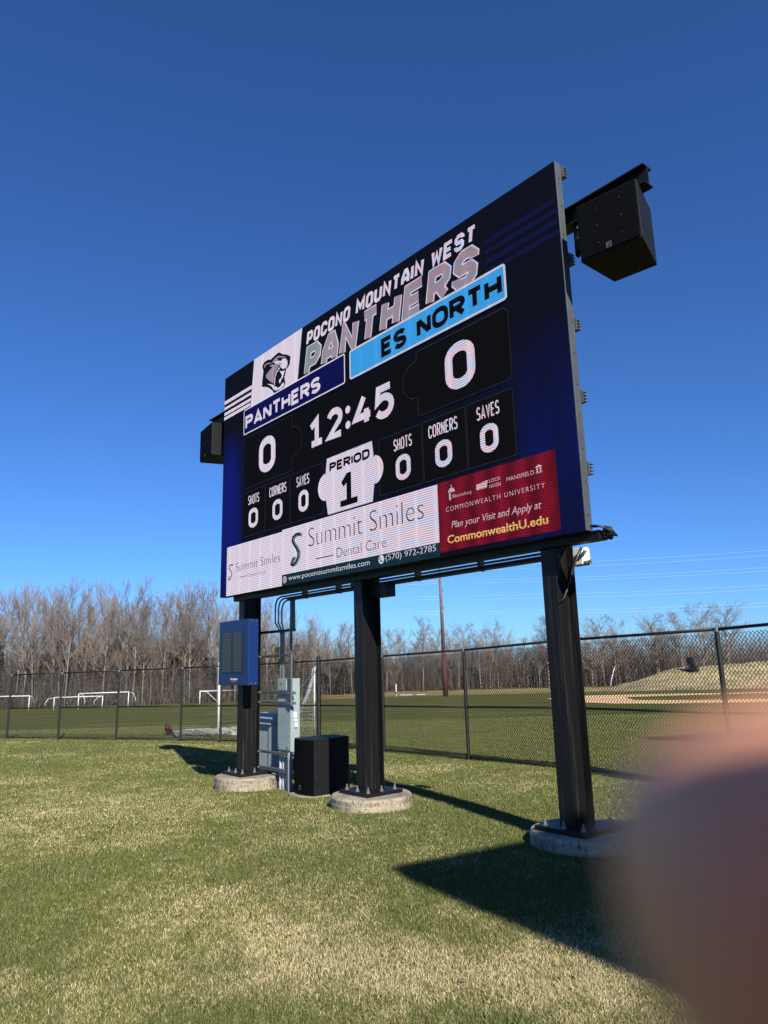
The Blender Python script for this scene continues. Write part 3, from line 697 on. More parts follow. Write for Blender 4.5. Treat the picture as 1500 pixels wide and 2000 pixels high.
lit(Flat(2).text('Summit Smiles', .525, .372, 1.85, .51, bold=-.018), 'ad_name', LINK)
lit(Flat(2).text('Dental Care', .907, .246, 1.447, .30, bold=-.012).line(.645, .272, .865, .272, .012), 'ad_subtitle', LINK)
lit(Flat(2).text('Summit Smiles', 2.59, .482, 4.93, .742, bold=-.022), 'ad_name', LINK)
lit(Flat(2).text('Dental Care', 3.245, .246, 4.25, .372, bold=-.018).line(2.769, .290, 3.168, .290, .012), 'ad_subtitle', LINK)
f = Flat(3); f.text('www.poconosummitsmiles.com', 2.085, .045, 3.935, .135, bold=.0); f.text('(570) 972-2785', 4.24, .055, 5.11, .152, bold=.0); lit(f, 'ad_contact', LWHITE)
f = Flat(2); f.poly(arc(1.98, .09, .05, 0, 340, 15)); f.poly(arc(4.154, .105, .055, 0, 340, 15)); lit(f, 'ad_icon', LWHITE)
f = Flat(3); f.ring(arc(1.98, .09, .033, 0, 345, 15), .008); f.line(1.945, .09, 2.015, .09, .008); f.line(1.98, .055, 1.98, .125, .008)
f.stroke([(4.132, .135), (4.128, .115), (4.142, .092), (4.165, .077), (4.183, .08)], .014); lit(f, 'ad_icon_mark', LTEAL)
# university advertisement
lit(Flat(1).poly([(5.167, .05), (6.782, .05), (6.782, .84), (5.167, .84)]), 'ad_panel', LRED)
f = Flat(2)
f.text('Bloomsburg', 5.40, .615, 5.68, .665, bold=.0); f.text('LOCK', 5.935, .685, 6.09, .722); f.text('HAVEN', 5.935, .625, 6.09, .662); f.text('MANSFIELD', 6.17, .645, 6.52, .69)
f.poly([(5.755, .64), (5.90, .64), (5.92, .72), (5.755, .70)]); f.poly([(5.345, .61), (5.375, .61), (5.375, .69), (5.345, .69)])
f.poly(arc(5.385, .695, .052, 0, 180, 8)); f.line(5.385, .74, 5.385, .785, .01)
f.poly([(6.54, .645), (6.62, .645), (6.62, .655), (6.54, .655)]); f.poly([(6.55, .66), (6.57, .66), (6.57, .70), (6.55, .70)]); f.poly([(6.59, .66), (6.61, .66), (6.61, .70), (6.59, .70)]); f.poly([(6.535, .705), (6.625, .705), (6.58, .735)])
f.text('COMMONWEALTH UNIVERSITY', 5.289, .487, 6.638, .54, bold=-.005, spacing=1.3)
f.text('Plan your Visit and Apply at', 5.36, .268, 6.58, .37, bold=.004, shear=.25)
lit(f, 'ad_lettering', LPINK)
lit(Flat(2).text('CommonwealthU.edu', 5.292, .130, 6.645, .222, bold=.02), 'ad_address', LGOLD)

# ------------------------------------------------------------------ concrete footings
for (pd, pz, lab) in ((PD[0], PZ[0], 'squat round concrete footing beside the grey electrical boxes'), (PD[1], PZ[1], 'round cracked concrete footing under the middle scoreboard post'),
                      (PD[2], PZ[2], 'round concrete footing in shadow under the nearest scoreboard post')):
    cx, cy = (pd + .02, .33) if pd < 6 else (pd + .045, .43)
    zt = pz - .031; zb = bgz(pd, .3) - .15
    t_ = bthing('concrete_footing', lab, 'footing', cx, cy, zb, 'round footings of the scoreboard posts')
    mb = MB(); k = 48; rings = []
    kf = 1.0 if pd < 6 else 1.07
    for r_, z_ in ((.50, zb), (.502, zt - .09), (.497, zt - .085), (.50, zt - .03), (.485, zt - .006), (.46, zt)):
        rings.append([(cx + kf * (r_ + .006 * math.sin(7 * a + z_ * 30)) * math.cos(a), cy + kf * (r_ + .006 * math.sin(5 * a)) * math.sin(a), z_) for a in [2 * math.pi * i / k for i in range(k)]])
    v = [p for rg in rings for p in rg]; fc = [(i * k + j, i * k + (j + 1) % k, (i + 1) * k + (j + 1) % k, (i + 1) * k + j) for i in range(len(rings) - 1) for j in range(k)] + [tuple((len(rings) - 1) * k + j for j in range(k))]
    mb.add(v, fc); mb.build('pier', M['concrete'], t_)

# ------------------------------------------------------------------ loudspeakers on the board
def speaker(name, label, plan, z0, z1, grp):
    cx = sum(p[0] for p in plan) / 4; cy = sum(p[1] for p in plan) / 4
    t_ = bthing(name, label, 'speaker', cx, cy, z0, grp)
    (ax, ay), (bx, by), (cx2, cy2), (dx, dy) = plan        # front-left, front-right, back-right, back-left
    MB().prism(plan, z0, z1).build('enclosure', M['black_cab'], t_, bevel=.008)
    def on(s, z, off):
        nx, ny = (by - ay), -(bx - ax); l = math.hypot(nx, ny); return (ax + (bx - ax) * s + nx / l * off, ay + (by - ay) * s + ny / l * off, z)
    g = MB(); h = z1 - z0
    pts = [on(.03, z0 + .02, .0), on(.97, z0 + .02, .0), on(.97, z1 - .02, .0), on(.03, z1 - .02, .0), on(.03, z0 + .02, .014), on(.97, z0 + .02, .014), on(.97, z1 - .02, .014), on(.03, z1 - .02, .014)]
    g.add(pts, [(4, 5, 6, 7), (0, 1, 5, 4), (1, 2, 6, 5), (2, 3, 7, 6), (3, 0, 4, 7)]); g.build('grille', M['black_grille'], t_)
    for s in (.33, .72):
        for zz in (.2, .5, .8):
            MB().tube([on(s, z0 + h * zz, .014), on(s, z0 + h * zz, .019)], .0055, 8).build('grille_screw', M['screw'], t_)
    b = MB(); s0, s1, q0, q1 = .445, .53, .055, .145
    for (sa, za, sb_, zb_) in ((s0, q0, s1, q0 + .008), (s0, q1 - .008, s1, q1), (s0, q0 + .008, s0 + .01, q1 - .008), (s1 - .01, q0 + .008, s1, q1 - .008)):
        b.add([on(sa, z0 + h * za, .016), on(sb_, z0 + h * za, .016), on(sb_, z0 + h * zb_, .016), on(sa, z0 + h * zb_, .016)], [(0, 1, 2, 3)])
    vs, fs = text_mesh('EV', s0 + .016, q0 + .02, s1 - .016, q1 - .02, bold=.02, shear=.2)
    b.add([on(u, z0 + h * v_, .0165) for u, v_ in vs], fs)
    b.build('badge', M['badge'], t_)
    hw = MB()
    for s in (.25, .75):
        x = ax + (bx - ax) * s; y = .225; hw.box(x - .03, x + .03, y - .05, y + .05, z1 - .002, 6.084)
    hw.build('hanging_bracket', M['black_steel'], t_)
    return t_
speaker('hanging_loudspeaker', 'big black loudspeaker hung past the near end of the scoreboard', [(7.30, -.08), (7.895, .0), (7.73, .545), (7.30, .49)], 5.45, 6.05, 'loudspeakers hung at the ends of the board')
speaker('hanging_loudspeaker', 'black loudspeaker half hidden past the far end of the scoreboard', [(-.94, .02), (-.33, -.06), (-.33, .49), (-.76, .545)], 5.45, 6.05, 'loudspeakers hung at the ends of the board')

# ------------------------------------------------------------------ subwoofer on its pad
gs = bgz(1.95, .65) - .005
sub = bthing('subwoofer', 'large black speaker cabinet standing on a low concrete pad by the fence side', 'speaker', 1.92, .68, gs + .05)
zb, zt = gs + .03, gs + .03 + .745
fr = [(1.68 + .49 * s, .365 - .06 * math.sin(math.pi * s)) for s in [i / 10 for i in range(11)]]
MB().prism(fr + [(2.17, .73), (2.11, 1.02), (1.72, 1.02), (1.68, .73)], zb, zt).build('enclosure', M['black_cab'], sub, bevel=.006)
g = MB(); n_ = len(fr)
v = [(a, b - .008, zb + .025) for a, b in fr] + [(a, b - .008, zt - .02) for a, b in fr]
g.add(v, [(i, i + 1, n_ + i + 1, n_ + i) for i in range(n_ - 1)]); g.build('grille', M['black_grille'], sub)
for y, z in ((.45, zt - .06), (.66, zt - .06), (.40, zb + .55), (.40, zb + .4), (.40, zb + .25), (.45, zb + .06)):
    MB().tube([(2.169, y, z), (2.175, y, z)], .0065, 8).build('corner_screw', M['screw'], sub)
b = MB(); vs, fs = text_mesh('EV', 1.895, zb + .095, 1.945, zb + .135, bold=.02, shear=.2); b.add([(u, .296, w) for u, w in vs], fs)
b.add([(1.885, .296, zb + .075), (1.955, .296, zb + .075), (1.955, .296, zb + .082), (1.885, .296, zb + .082)], [(0, 1, 2, 3)]); b.build('badge', M['badge'], sub)
padm = MB().prism([(1.63, .28), (1.80, .22), (2.08, .22), (2.22, .27), (2.24, 1.08), (1.63, 1.08)], gs - .08, gs + .029)
pad = bthing('concrete_pad', 'low pale concrete slab under the black ground speaker', 'slab', 1.92, .68, gs - .08); padm.build('slab', M['concrete'], pad, bevel=.01)

# ------------------------------------------------------------------ blue side display
bx = bthing('blue_display_box', 'blue sheet metal display box with dark vented face on a post', 'display box', .47, .09, 1.51)
x0, x1, y0, y1, z0, z1 = 0.0, .95, .005, .178, 1.51, 2.51
MB().box(x0, x1, y0, y1, z0, z1).build('housing', M['blue'], bx, bevel=.006)
MB().box(x0 + .10, x1 - .17, y0 - .008, y0 + .01, z0 + .19, z1 - .17).build('window', M['dark_panel'], bx, bevel=.002)
q = MB()
for c0, c1 in ((.14, .40), (.50, .745)):
    for k in range(26):
        z = z0 + .215 + k * .0235; q.box(c0, c1, y0 - .0115, y0 - .0085, z, z + .009)
q.build('led_rows', M['led_row'], bx)
for y in (.06, .13):
    for z in (z0 + .03, z1 - .03): MB().tube([(x1 - .001, y, z), (x1 + .005, y, z)], .009, 8).build('side_screw', M['bolt'], bx)
q = MB(); q.box(.40, .44, y0 - .002, y0 + .001, z0 + .080, z0 + .112)
for k in range(5): q.box(.465 + k * .031, .465 + k * .031 + .026, y0 - .002, y0 + .001, z0 + .078, z0 + .106)
q.build('maker_plate', M['logo'], bx)
MB().box(.41, .58, y0 - .002, y0 + .001, z0 + .050, z0 + .066).build('maker_plate', M['logo_red'], bx)

# ------------------------------------------------------------------ electrical gear between the posts
ge = bgz(1.3, .5)
rk = bthing('strut_frame', 'galvanised strut frame bolted to the left scoreboard post', 'rack', 1.2, .4, ge)
q = MB()
for z in (2.30, 1.92, 1.365, 1.215, .47, .235):
    q = MB(); q.box(.405, 1.46, .495, .531, z, z + .041)
    q.build('rail', M['galv_dark'], rk)
    q = MB()
    for k in range(12): q.box(.50 + k * .072, .50 + k * .072 + .034, .4925, .4949, z + .014, z + .027)
    q.build('slot', M['rubber'], rk)
q = MB(); q.box(1.388, 1.418, .465, .4945, 1.20, 2.80); q.build('upright', M['galv_dark'], rk)
q = MB(); q.box(1.345, 1.375, .465, .4945, ge, .53); q.build('upright', M['pvc'], rk)
q = MB(); q.box(1.427, 1.452, .455, .52, 2.30, 2.80); q.build('upright', M['galv_dark'], rk)
for z in (1.94, 1.385, 1.235, .49, .255):
    q = MB(); q.tube([(.47, .47, z), (.47, .4945, z)], .016, 6); q.tube([(1.34, .47, z), (1.34, .4945, z)], .016, 6)
    q.build('clamp', M['bolt'], rk)
tb = bthing('electrical_panel', 'tall narrow grey breaker panel with a small latch on its side', 'electrical box', 1.14, .62, .53)
MB().box(.955, 1.325, .5325, .69, .53, 1.595).build('enclosure', M['grey_box'], tb, bevel=.006)
MB().box(.975, 1.21, .515, .5315, 1.42, 1.585).build('top_cover', M['grey_box'], tb, bevel=.003)
MB().box(.965, 1.315, .524, .5315, .55, 1.19).build('door', M['grey_box'], tb, bevel=.003)
q = MB(); q.box(1.326, 1.34, .57, .63, 1.02, 1.10); q.box(1.326, 1.347, .575, .63, .965, 1.0); q.box(1.326, 1.355, .585, .63, .88, .955); q.build('latch', M['white_box'], tb, bevel=.003)
q = MB(); q.tube([(1.08, .50, 1.53), (1.08, .515, 1.53)], .011, 8); q.tube([(1.01, .50, .60), (1.01, .524, .60)], .012, 6); q.tube([(1.26, .50, .60), (1.26, .524, .60)], .012, 6); q.tube([(1.03, .50, .64), (1.03, .524, .64)], .008, 6); q.build('bolt', M['bolt'], tb)
lb = bthing('transformer_box', 'squat grey transformer box with a sloped hood behind the tall panel', 'electrical box', .2, .8, .12)
TX, TY = -.43, .16                                     # where it stands, from its drawing
MB().box(.46 + TX, .93 + TX, .56 + TY, .86 + TY, .20, 1.00).build('enclosure', M['grey_box'], lb, bevel=.006)
v = [(.44, .50, .90), (.95, .50, .90), (.95, .56, 1.045), (.44, .56, 1.045), (.44, .88, 1.045), (.95, .88, 1.045), (.95, .88, .99), (.44, .88, .99), (.95, .50, .875), (.44, .50, .875)]
MB().add([(a + TX, b + TY, c) for a, b, c in v], [(0, 1, 2, 3), (3, 2, 5, 4), (4, 5, 6, 7), (9, 8, 1, 0), (8, 6, 5, 2, 1), (7, 9, 0, 3, 4), (7, 6, 8, 9)]).build('hood', M['grey_box'], lb)
MB().box(.84 + TX, .945 + TX, .535 + TY, .5585 + TY, .20, .89).build('corner_trim', M['grey_box'], lb, bevel=.003)
MB().tube([(.935 + TX, .70 + TY, .55), (.955 + TX, .70 + TY, .55), (.955 + TX, .70 + TY, .66), (.935 + TX, .70 + TY, .66)], .008, 6).build('handle', M['galv'], lb)
MB().box(.5 + TX, .56 + TX, .6 + TY, .82 + TY, ge - .05, .198).build('foot', M['galv_dark'], lb); MB().box(.84 + TX, .9 + TX, .6 + TY, .82 + TY, ge - .05, .198).build('foot', M['galv_dark'], lb)
for k, (d_, n_) in enumerate(((.99, .565), (1.075, .57), (1.16, .575), (1.245, .58), (.92, .66))):
    c = bthing('conduit_pipe', 'grey conduit pipe running from the breaker panel into the grass', 'pipe', d_, n_, ge - .05, 'conduits below the breaker panel')
    q = MB(); q.tube([(d_, n_, ge - .05), (d_, n_, .529 if k < 4 else .9)], .024, 14); q.build('pipe', M['pvc'], c, smooth=False)
    q = MB(); q.cyl(d_, n_, ge + .04, ge + .10, .030, 14); q.build('coupling', M['pvc'], c)

# ------------------------------------------------------------------ chain-link fence
FH = 2.28
fence_root = thing('chain_link_fence', 'tall black chain-link fence running behind the scoreboard', 'fence', (-1.9, 20.2, gzf(-1.9, 20.2)))
FO = Vector(fence_root.location); ORG[fence_root.name] = tuple(FO)
corner = Vector((-1.93, 20.2)); dirR = Vector((.530, -.848)); 
r1 = Vector((1.655, 15.75)); r2 = Vector((4.87, 10.66)); stepR = (r2 - r1) / 2
ptsR = [corner, corner + (r1 - corner) * .5, r1, r1 + stepR, r2, r2 + stepR, r2 + stepR * 2, r2 + stepR * 3]
lp = [corner, Vector((-2.70, 20.85)), Vector((-3.90, 21.95)), Vector((-5.2, 22.75)), Vector((-6.68, 23.65)), Vector((-9.2, 24.9)), Vector((-11.65, 26.0)), Vector((-14.0, 27.05)), Vector((-16.6, 28.2)), Vector((-19.3, 29.4)), Vector((-22, 30.6))]
def fence_panel(a, b):
    """woven zigzag wires between two posts"""
    za, zb = gzf(a.x, a.y), gzf(b.x, b.y); L = (b - a).length; cw, chh = .0508 * 1.22, .0508 * 1.42
    nx = max(2, round(L / cw)); ny = round((FH - .08) / chh)
    V = []; F = []; w = .0042
    t = (b - a).normalized(); nrm = Vector((-t.y, t.x, 0)); ux = Vector((t.x, t.y, (zb - za) / L))
    base = Vector((a.x, a.y, za + .05)) - FO
    # every wire is a zigzag column; drawn as flat crossed ribbons with real width
    for i in range(nx):
        for j in range(ny * 2):
            s0 = (i + (.5 if j % 2 else 0)) * (L / nx); s1 = (i + (0 if j % 2 else .5)) * (L / nx)
            for flip in (0, 1):
                p = base + ux * (s0 + (L / nx * .5 if flip else 0)); q = base + ux * (s1 + (L / nx * .5 if flip else 0))
                if flip: 
                    p, q = base + ux * ((L / nx) * (i + 1) - (s0 - i * L / nx)), base + ux * ((L / nx) * (i + 1) - (s1 - i * L / nx))
                p = p + Vector((0, 0, j * chh / 2)); q = q + Vector((0, 0, (j + 1) * chh / 2))
                dd = (q - p).normalized(); sd = dd.cross(nrm).normalized() * w; nn = nrm * (w * (1 if flip else -1))
                o = len(V)
                V += [p + sd + nn, p - sd + nn * .2, p - nn * .6, q + sd + nn, q - sd + nn * .2, q - nn * .6]
                F += [(o, o + 1, o + 4, o + 3), (o + 1, o + 2, o + 5, o + 4), (o + 2, o, o + 3, o + 5)]
    # barbed ends above the rail
    for i in range(nx):
        p = base + ux * ((i + .5) * L / nx) + Vector((0, 0, FH - .06)); o = len(V)
        V += [p - ux * .006, p + ux * .006, p + ux * .012 + Vector((0, 0, .055)), p - ux * .010 + Vector((0, 0, .05)) ]; F += [(o, o + 1, o + 2), (o, o + 1, o + 3)]
    me = bpy.data.meshes.new('mesh_panel'); me.from_pydata(V, [], F); me.materials.append(M['fence'])
    o = bpy.data.objects.new('mesh_panel', me); COL.objects.link(o); o.parent = fence_root
    rails = MB()
    for h, r in ((FH, .024), (FH * .475, .021), (.06, .017)):
        nm = {FH: 'top_rail', .06: 'bottom_rail'}.get(h, 'middle_rail')
        MB().tube([(a.x, a.y, za + h), (b.x, b.y, zb + h)], r, 10).build(nm, M['fence'], fence_root, smooth=True)
for P in (ptsR, lp):
    for a, b in zip(P[:-1], P[1:]): fence_panel(a, b)
def fpost(p, r, h):
    z = gzf(p.x, p.y); q = MB(); q.cyl(p.x, p.y, z - .2, z + h, r, 14); q.cyl(p.x, p.y, z + h, z + h + .02, r * .7, 14)
    for hh in (.3, .75, 1.2, 1.65, 2.05): q.cyl(p.x, p.y, z + hh, z + hh + .02, r + .006, 14)
    o = q.build('fence_post', M['fence'], fence_root)
    c = MB(); c.cyl(p.x, p.y, z + FH - .035, z + FH + .03, r + .008, 14).build('post_cap', M['galv_dark'], o) if r < .05 else c.cyl(p.x, p.y, z + h + .02, z + h + .045, r * .6, 14).build('post_cap', M['fence'], o)
for p in ptsR[1:]: fpost(p, .036, FH - .03)
for p in lp[3:]: fpost(p, .036, FH - .03)
fpost(corner, .062, FH + .10); fpost(lp[1], .05, FH + .05); fpost(lp[2], .05, FH + .05)
z_ = gzf(-2.3, 20.5)
MB().tube([(corner.x, corner.y, z_ + 2.1), (lp[1].x, lp[1].y, z_ + 1.35)], .012, 8).build('truss_rod', M['galv'], fence_root)

# ------------------------------------------------------------------ soccer goals
def goal(name, label, A, Bp, depth, h, group, r=.055, net=False, bars=True, style=0):
    """A,B: foot of the two uprights (x,y); depth: vector to the back bar"""
    A = Vector(A); Bp = Vector(Bp); dv = Vector(depth)
    c = (A + Bp) / 2; t_ = thing(name, label, 'soccer goal', (c.x, c.y, gzf(c.x, c.y)), group); ORG[t_.name] = tuple(t_.location)
    P = lambda v, z: (v.x, v.y, gzf(v.x, v.y) + z)
    for v in (A, Bp): MB().tube([P(v, 0), P(v, h)], r, 10).build('upright', M['white_paint'], t_, smooth=True)
    MB().tube([P(A, h), P(Bp, h)], r, 10).build('crossbar', M['white_paint'], t_, smooth=True)
    for v in (A, Bp):
        if style == 2: pass
        elif style == 0: MB().tube([P(v, h - .04), P(v + dv * .35, h - .1), P(v + dv, r)], r * .55, 8).build('stay', M['white_paint'], t_, smooth=True)
        else: MB().tube([P(v, h - .04), P(v + dv * .55, h * .92), P(v + dv * .9, h * .55), P(v + dv * .8, h * .3)], r * .55, 8).build('stay', M['white_paint'], t_, smooth=True)
        if bars: MB().tube([P(v, r), P(v + dv, r)], r * .9, 8).build('ground_bar', M['white_paint'], t_, smooth=True)
    if bars: MB().tube([P(A + dv, r), P(Bp + dv, r)], r * .8, 8).build('back_bar', M['white_paint'], t_, smooth=True)
    if net:
        q = MB(); n1, n2 = 56, 20
        def pt(s, t):
            b = A + (Bp - A) * s; e = dv * t; sag = .10 * math.sin(math.pi * t) * (1 + .5 * math.sin(s * 9))
            zz = h * (1 - t)**1.0 * (1 - .35 * math.sin(math.pi * t)) + .03
            return Vector(P(b + e, zz)) + Vector((.05 * math.sin(s * 23 + t * 5), .05 * math.cos(s * 17 + t * 7), -sag * .3))
        for i in range(n1 + 1): q.tube([pt(i / n1, j / n2) for j in range(n2 + 1)], .0032, 3, False)
        for j in range(n2 + 1): q.tube([pt(i / n1, j / n2) for i in range(n1 + 1)], .0032, 3, False)
        for v in (A, Bp):                                # side nets
            for i in range(1, 15):
                s = i / 15; hh = h * (1 - s) * (1 - .35 * math.sin(math.pi * s))
                q.tube([P(v + dv * s, .02), P(v + dv * s, max(.05, hh))], .0032, 3, False)
            for j in range(1, 16):
                z = h * j / 16
                # where the sloping net comes down to z
                s = next((i / 40 for i in range(41) if h * (1 - i / 40) * (1 - .35 * math.sin(math.pi * i / 40)) < z), 1)
                q.tube([P(v, z), P(v + dv * max(.02, s), z - .03)], .0032, 3, False)
        q.build('net', M['net'], t_)
    return t_
U1 = Vector((-6.1, 26.35)); ray1 = Vector((-6.1, 26.35)).normalized()
goal('soccer_goal', 'white soccer goal standing side on just behind the left fence run', (U1.x, U1.y), (-6.55, 33.6), (-1.95, .75), 2.52, None, .05, style=2, bars=False)
U2 = Vector((-2.16, 21.45))
goal('soccer_goal', 'white netted goal end on, directly behind the fence corner post', (U2.x, U2.y), (-2.92, 28.7), (-1.15, .25), 2.15, None, .012, net=True, style=2, bars=False)
# loose net gathered along the near ground bar
nb = thing('gathered_net', 'white net heaped along the ground beside the near goal', 'net', (-5.2, 25.75, gzf(-5.2, 25.75)))
ORG[nb.name] = tuple(nb.location); q = MB()
for k in range(150):
    s = random.random(); x = -7.6 + s * 2.9 + random.uniform(-.1, .1); y = 26.7 - s * 1.15 + random.uniform(-.15, .15); z = gzf(x, y)
    pts = [(x + random.uniform(-.35, .35), y + random.uniform(-.15, .15), z + random.uniform(.02, .20 + .12 * s)) for _ in range(4)]; q.tube(pts, .006, 3, False)
q.build('cord', M['net'], nb)
MB().tube([(-7.95, 27.1, gzf(-7.95, 27.1) + .10), (-6.1, 26.33, gzf(-6.1, 26.33) + .06), (-4.75, 25.35, gzf(-4.75, 25.35) + .03)], .045, 10).build('ground_pole', M['white_paint'], nb, smooth=True)
rb = thing('sandbag', 'dark red folded bag at the end of the white ground pole', 'bag', (-8.08, 27.05, gzf(-8.08, 27.05))); ORG[rb.name] = tuple(rb.location)
zz = gzf(-8.08, 27.05)
q = MB(); q.tube([(-8.2, 27.05, zz + .42), (-8.15, 27.0, zz + .30), (-8.08, 27.0, zz + .17), (-8.02, 27.02, zz + .02)], [.03, .075, .11, .10], 10); q.build('bag', M['red_bag'], rb, smooth=True)
q = MB(); q.tube([(-8.04, 26.93, zz + .33), (-7.98, 26.95, zz + .2), (-7.99, 26.97, zz + .02)], [.05, .07, .08], 8); q.build('flap', M['red_bag'], rb, smooth=True)
gname = 'white goals at the far end of the field'
goal('soccer_goal', 'far white goal cut off by the left edge, standing alone', (-68.2, 122), (-60.2, 122.6), (.2, 2.0), 2.35, gname, .09, bars=False)
goal('soccer_goal', 'far white goal with lower bar overlapping a taller goal', (-54.6, 119.5), (-47.2, 120.8), (-.9, -1.6), 1.95, gname, .085, style=1, bars=False)
goal('soccer_goal', 'taller far white goal behind its overlapping neighbour', (-51.9, 122.5), (-44.0, 123.8), (1.9, -1.6), 2.5, gname, .09, style=1, bars=False)
goal('soccer_goal', 'far white goal beside the blue display box', (-31.2, 121), (-27.0, 132), (3.0, .6), 2.1, gname, .085, bars=False)

# ------------------------------------------------------------------ utility pole, wires, small things on the fields
px, py = 8.33, 107.0; pz = gzf(px, py)
up_ = thing('transmission_pole', 'tall rust-red steel power pole beyond the fence', 'utility pole', (px, py, pz)); ORG[up_.name] = (px, py, pz)
MB().tube([(px, py, pz - .3), (px - .05, py, pz + 6.5)], [.40, .29], 14).build('base_section', M['corten'], up_, smooth=True)
MB().tube([(px - .05, py, pz + 6.5), (px - .15, py, pz + 20)], [.29, .16], 14).build('upper_section', M['corten_top'], up_, smooth=True)
for k, h in enumerate((17.9, 15.6, 13.0)):
    MB().tube([(px - .1 - .22, py - .1, pz + h + .3), (px + .28, py - .1, pz + h - .25)], .075, 8).build('insulator', M['rubber'], up_)
for h in (16.9, 14.6, 12.3): MB().cyl(px - .12, py, pz + h, pz + h + .07, .27, 12).build('band', M['galv'], up_)
q = MB()
wires = []
for k, (h, dz) in enumerate(((19.0, 3.3), (18.4, 2.7), (16.9, 2.2), (16.5, 1.9), (14.6, 1.9), (14.1, 1.6), (12.3, 1.7), (11.9, 1.35))):
    t_ = thing('power_line', 'thin pale power line strung across the sky to the rust-red pole', 'cable', (px, py, pz + h), 'power lines on the rust-red pole'); ORG[t_.name] = (px, py, pz + h)
    E1 = Vector((90, 84, pz + h + dz * .35)); E0 = Vector((px, py, pz + h)); E2 = Vector((-150, 210, pz + h + 16.0))
    pts = [E0 + (E1 - E0) * s - Vector((0, 0, 1.1 * 4 * s * (1 - s))) for s in [i / 16 for i in range(17)]]
    MB().tube(pts, .008, 5).build('span', M['wire'], t_, smooth=True)
    pts = [E0 + (E2 - E0) * s - Vector((0, 0, 1.6 * 4 * s * (1 - s))) for s in [i / 16 for i in range(17)]]
    MB().tube(pts, .006, 5).build('span', M['wire'], t_, smooth=True)
sx, sy = 1.23, 118; sz = gzf(sx, sy); t_ = thing('marker_stake', 'short white stake with dark bands on the far field', 'stake', (sx, sy, sz)); ORG[t_.name] = (sx, sy, sz)
MB().tube([(sx, sy, sz - .1), (sx, sy, sz + 2.0)], [.10, .085], 10).build('shaft', M['white_paint'], t_, smooth=True); MB().cyl(sx, sy, sz + .5, sz + .72, .11, 10).build('band', M['rubber'], t_)
MB().box(sx + .6, sx + 4.6, sy + .1, sy + .3, sz + .18, sz + .28).build('ground_rail', M['logo'], t_)
hx, hy = 44.6, 110.5; hz = float(berm(np.array([hx]), np.array([hy]))[0]); t_ = thing('team_bench', 'low bench standing at the foot of the dry hill', 'bench', (hx, hy, hz)); ORG[t_.name] = (hx, hy, hz)
MB().box(hx - 1.3, hx + 1.3, hy - .2, hy + .2, hz + .42, hz + .50).build('seat', M['galv_dark'], t_)
for a in (-1.1, 1.1): MB().box(hx + a - .04, hx + a + .04, hy - .18, hy + .18, hz - .1, hz + .418).build('leg', M['galv_dark'], t_)

# ------------------------------------------------------------------ trees
def grow(out_t, out_c, p, d, L, r, lev, maxlev, rnd, upw, spread, kids):
    """one limb and everything on it; out_t takes the trunk and main limbs, out_c the twigs"""
    seg = 5 if lev == 0 else 3
    pts = [p.copy()]; rs = [r]; dd = d.copy()
    for i in range(seg):
        dd = (dd + Vector((rnd.uniform(-1, 1), rnd.uniform(-1, 1), rnd.uniform(-.6, 1))) * (.07 if lev == 0 else .16) + Vector((0, 0, upw))).normalized()
        pts.append(pts[-1] + dd * (L / seg)); rs.append(r * (1 - (.72 if lev == 0 else .8) * (i + 1) / seg))
    tgt = out_t if lev == 0 else out_c
    tgt.tube([q for q in pts], rs, 7 if lev == 0 else (4 if lev == 1 else 3), lev == 0)
    if lev >= maxlev: return
    n = kids[lev]
    for k in range(n):
        s = (.30 if lev == 0 else .2) + (.70 if lev == 0 else .78) * (k + rnd.random()) / n
        s = min(s, .98); i = min(int(s * seg), seg - 1); fr_ = s * seg - i
        q = pts[i].lerp(pts[i + 1], fr_); rr_ = rs[i] + (rs[i + 1] - rs[i]) * fr_
        t = (pts[i + 1] - pts[i]).normalized(); a = rnd.uniform(0, 6.283)
        o = t.orthogonal().normalized(); side = (o * math.cos(a) + t.cross(o) * math.sin(a))
        an = spread * rnd.uniform(.7, 1.25)
        nd = (t * math.cos(an) + side * math.sin(an)).normalized()
        fl = (.46 if lev == 0 else .52) * rnd.uniform(.65, 1.15) * (1.08 - .55 * s if lev == 0 else 1 - .3 * s)
        grow(out_t, out_c, q, nd, L * fl, max(rr_ * .66, .0125), lev + 1, maxlev, rnd, upw * 1.15, spread, kids)
protos = []
def tree_proto(seed, H, r, upw, spread, kids):
    rnd = random.Random(seed); a = MB(); c = MB()
    grow(a, c, Vector((0, 0, -.3)), Vector((rnd.uniform(-.04, .04), rnd.uniform(-.04, .04), 1)).normalized(), H, r, 0, 3, rnd, upw, spread, kids)
    return a.mesh('trunk', M['bark'], smooth=True), c.mesh('crown', M['twig'])
for i in range(5): protos.append(tree_proto(11 + i, 10.0, .10 + .014 * (i % 3), .11, .68, (24, 8, 7)))           # tall, upswept
for i in range(3): protos.append(tree_proto(41 + i, 10.0, .14, .06, .86, (22, 10, 9)))                          # round headed
def put_tree(mi, x, y, h, rz, label, group, z=None, wide=1.0):
    z = gzf(x, y) if z is None else z
    t_ = thing('bare_tree', label, 'tree', (x, y, z), group, rz); s = h / 10.0
    t_.scale = (s * wide, s * wide, s)
    for nm, me in zip(('trunk', 'crown'), protos[mi]):
        o = bpy.data.objects.new(nm, me); COL.objects.link(o); o.parent = t_
    return t_
rt_ = random.Random(5)
x = -86
while x < -21:
    put_tree(rt_.randrange(5), x, 138 + rt_.uniform(-2, 5), rt_.uniform(16.5, 20.5) * (1.0 if x < -34 else .86), rt_.uniform(0, 6.28), 'tall bare tree at the front of the wood behind the far goals', 'front row of the wood on the left', wide=rt_.uniform(.75, 1.1))
    x += rt_.uniform(1.6, 3.3)
x = -95
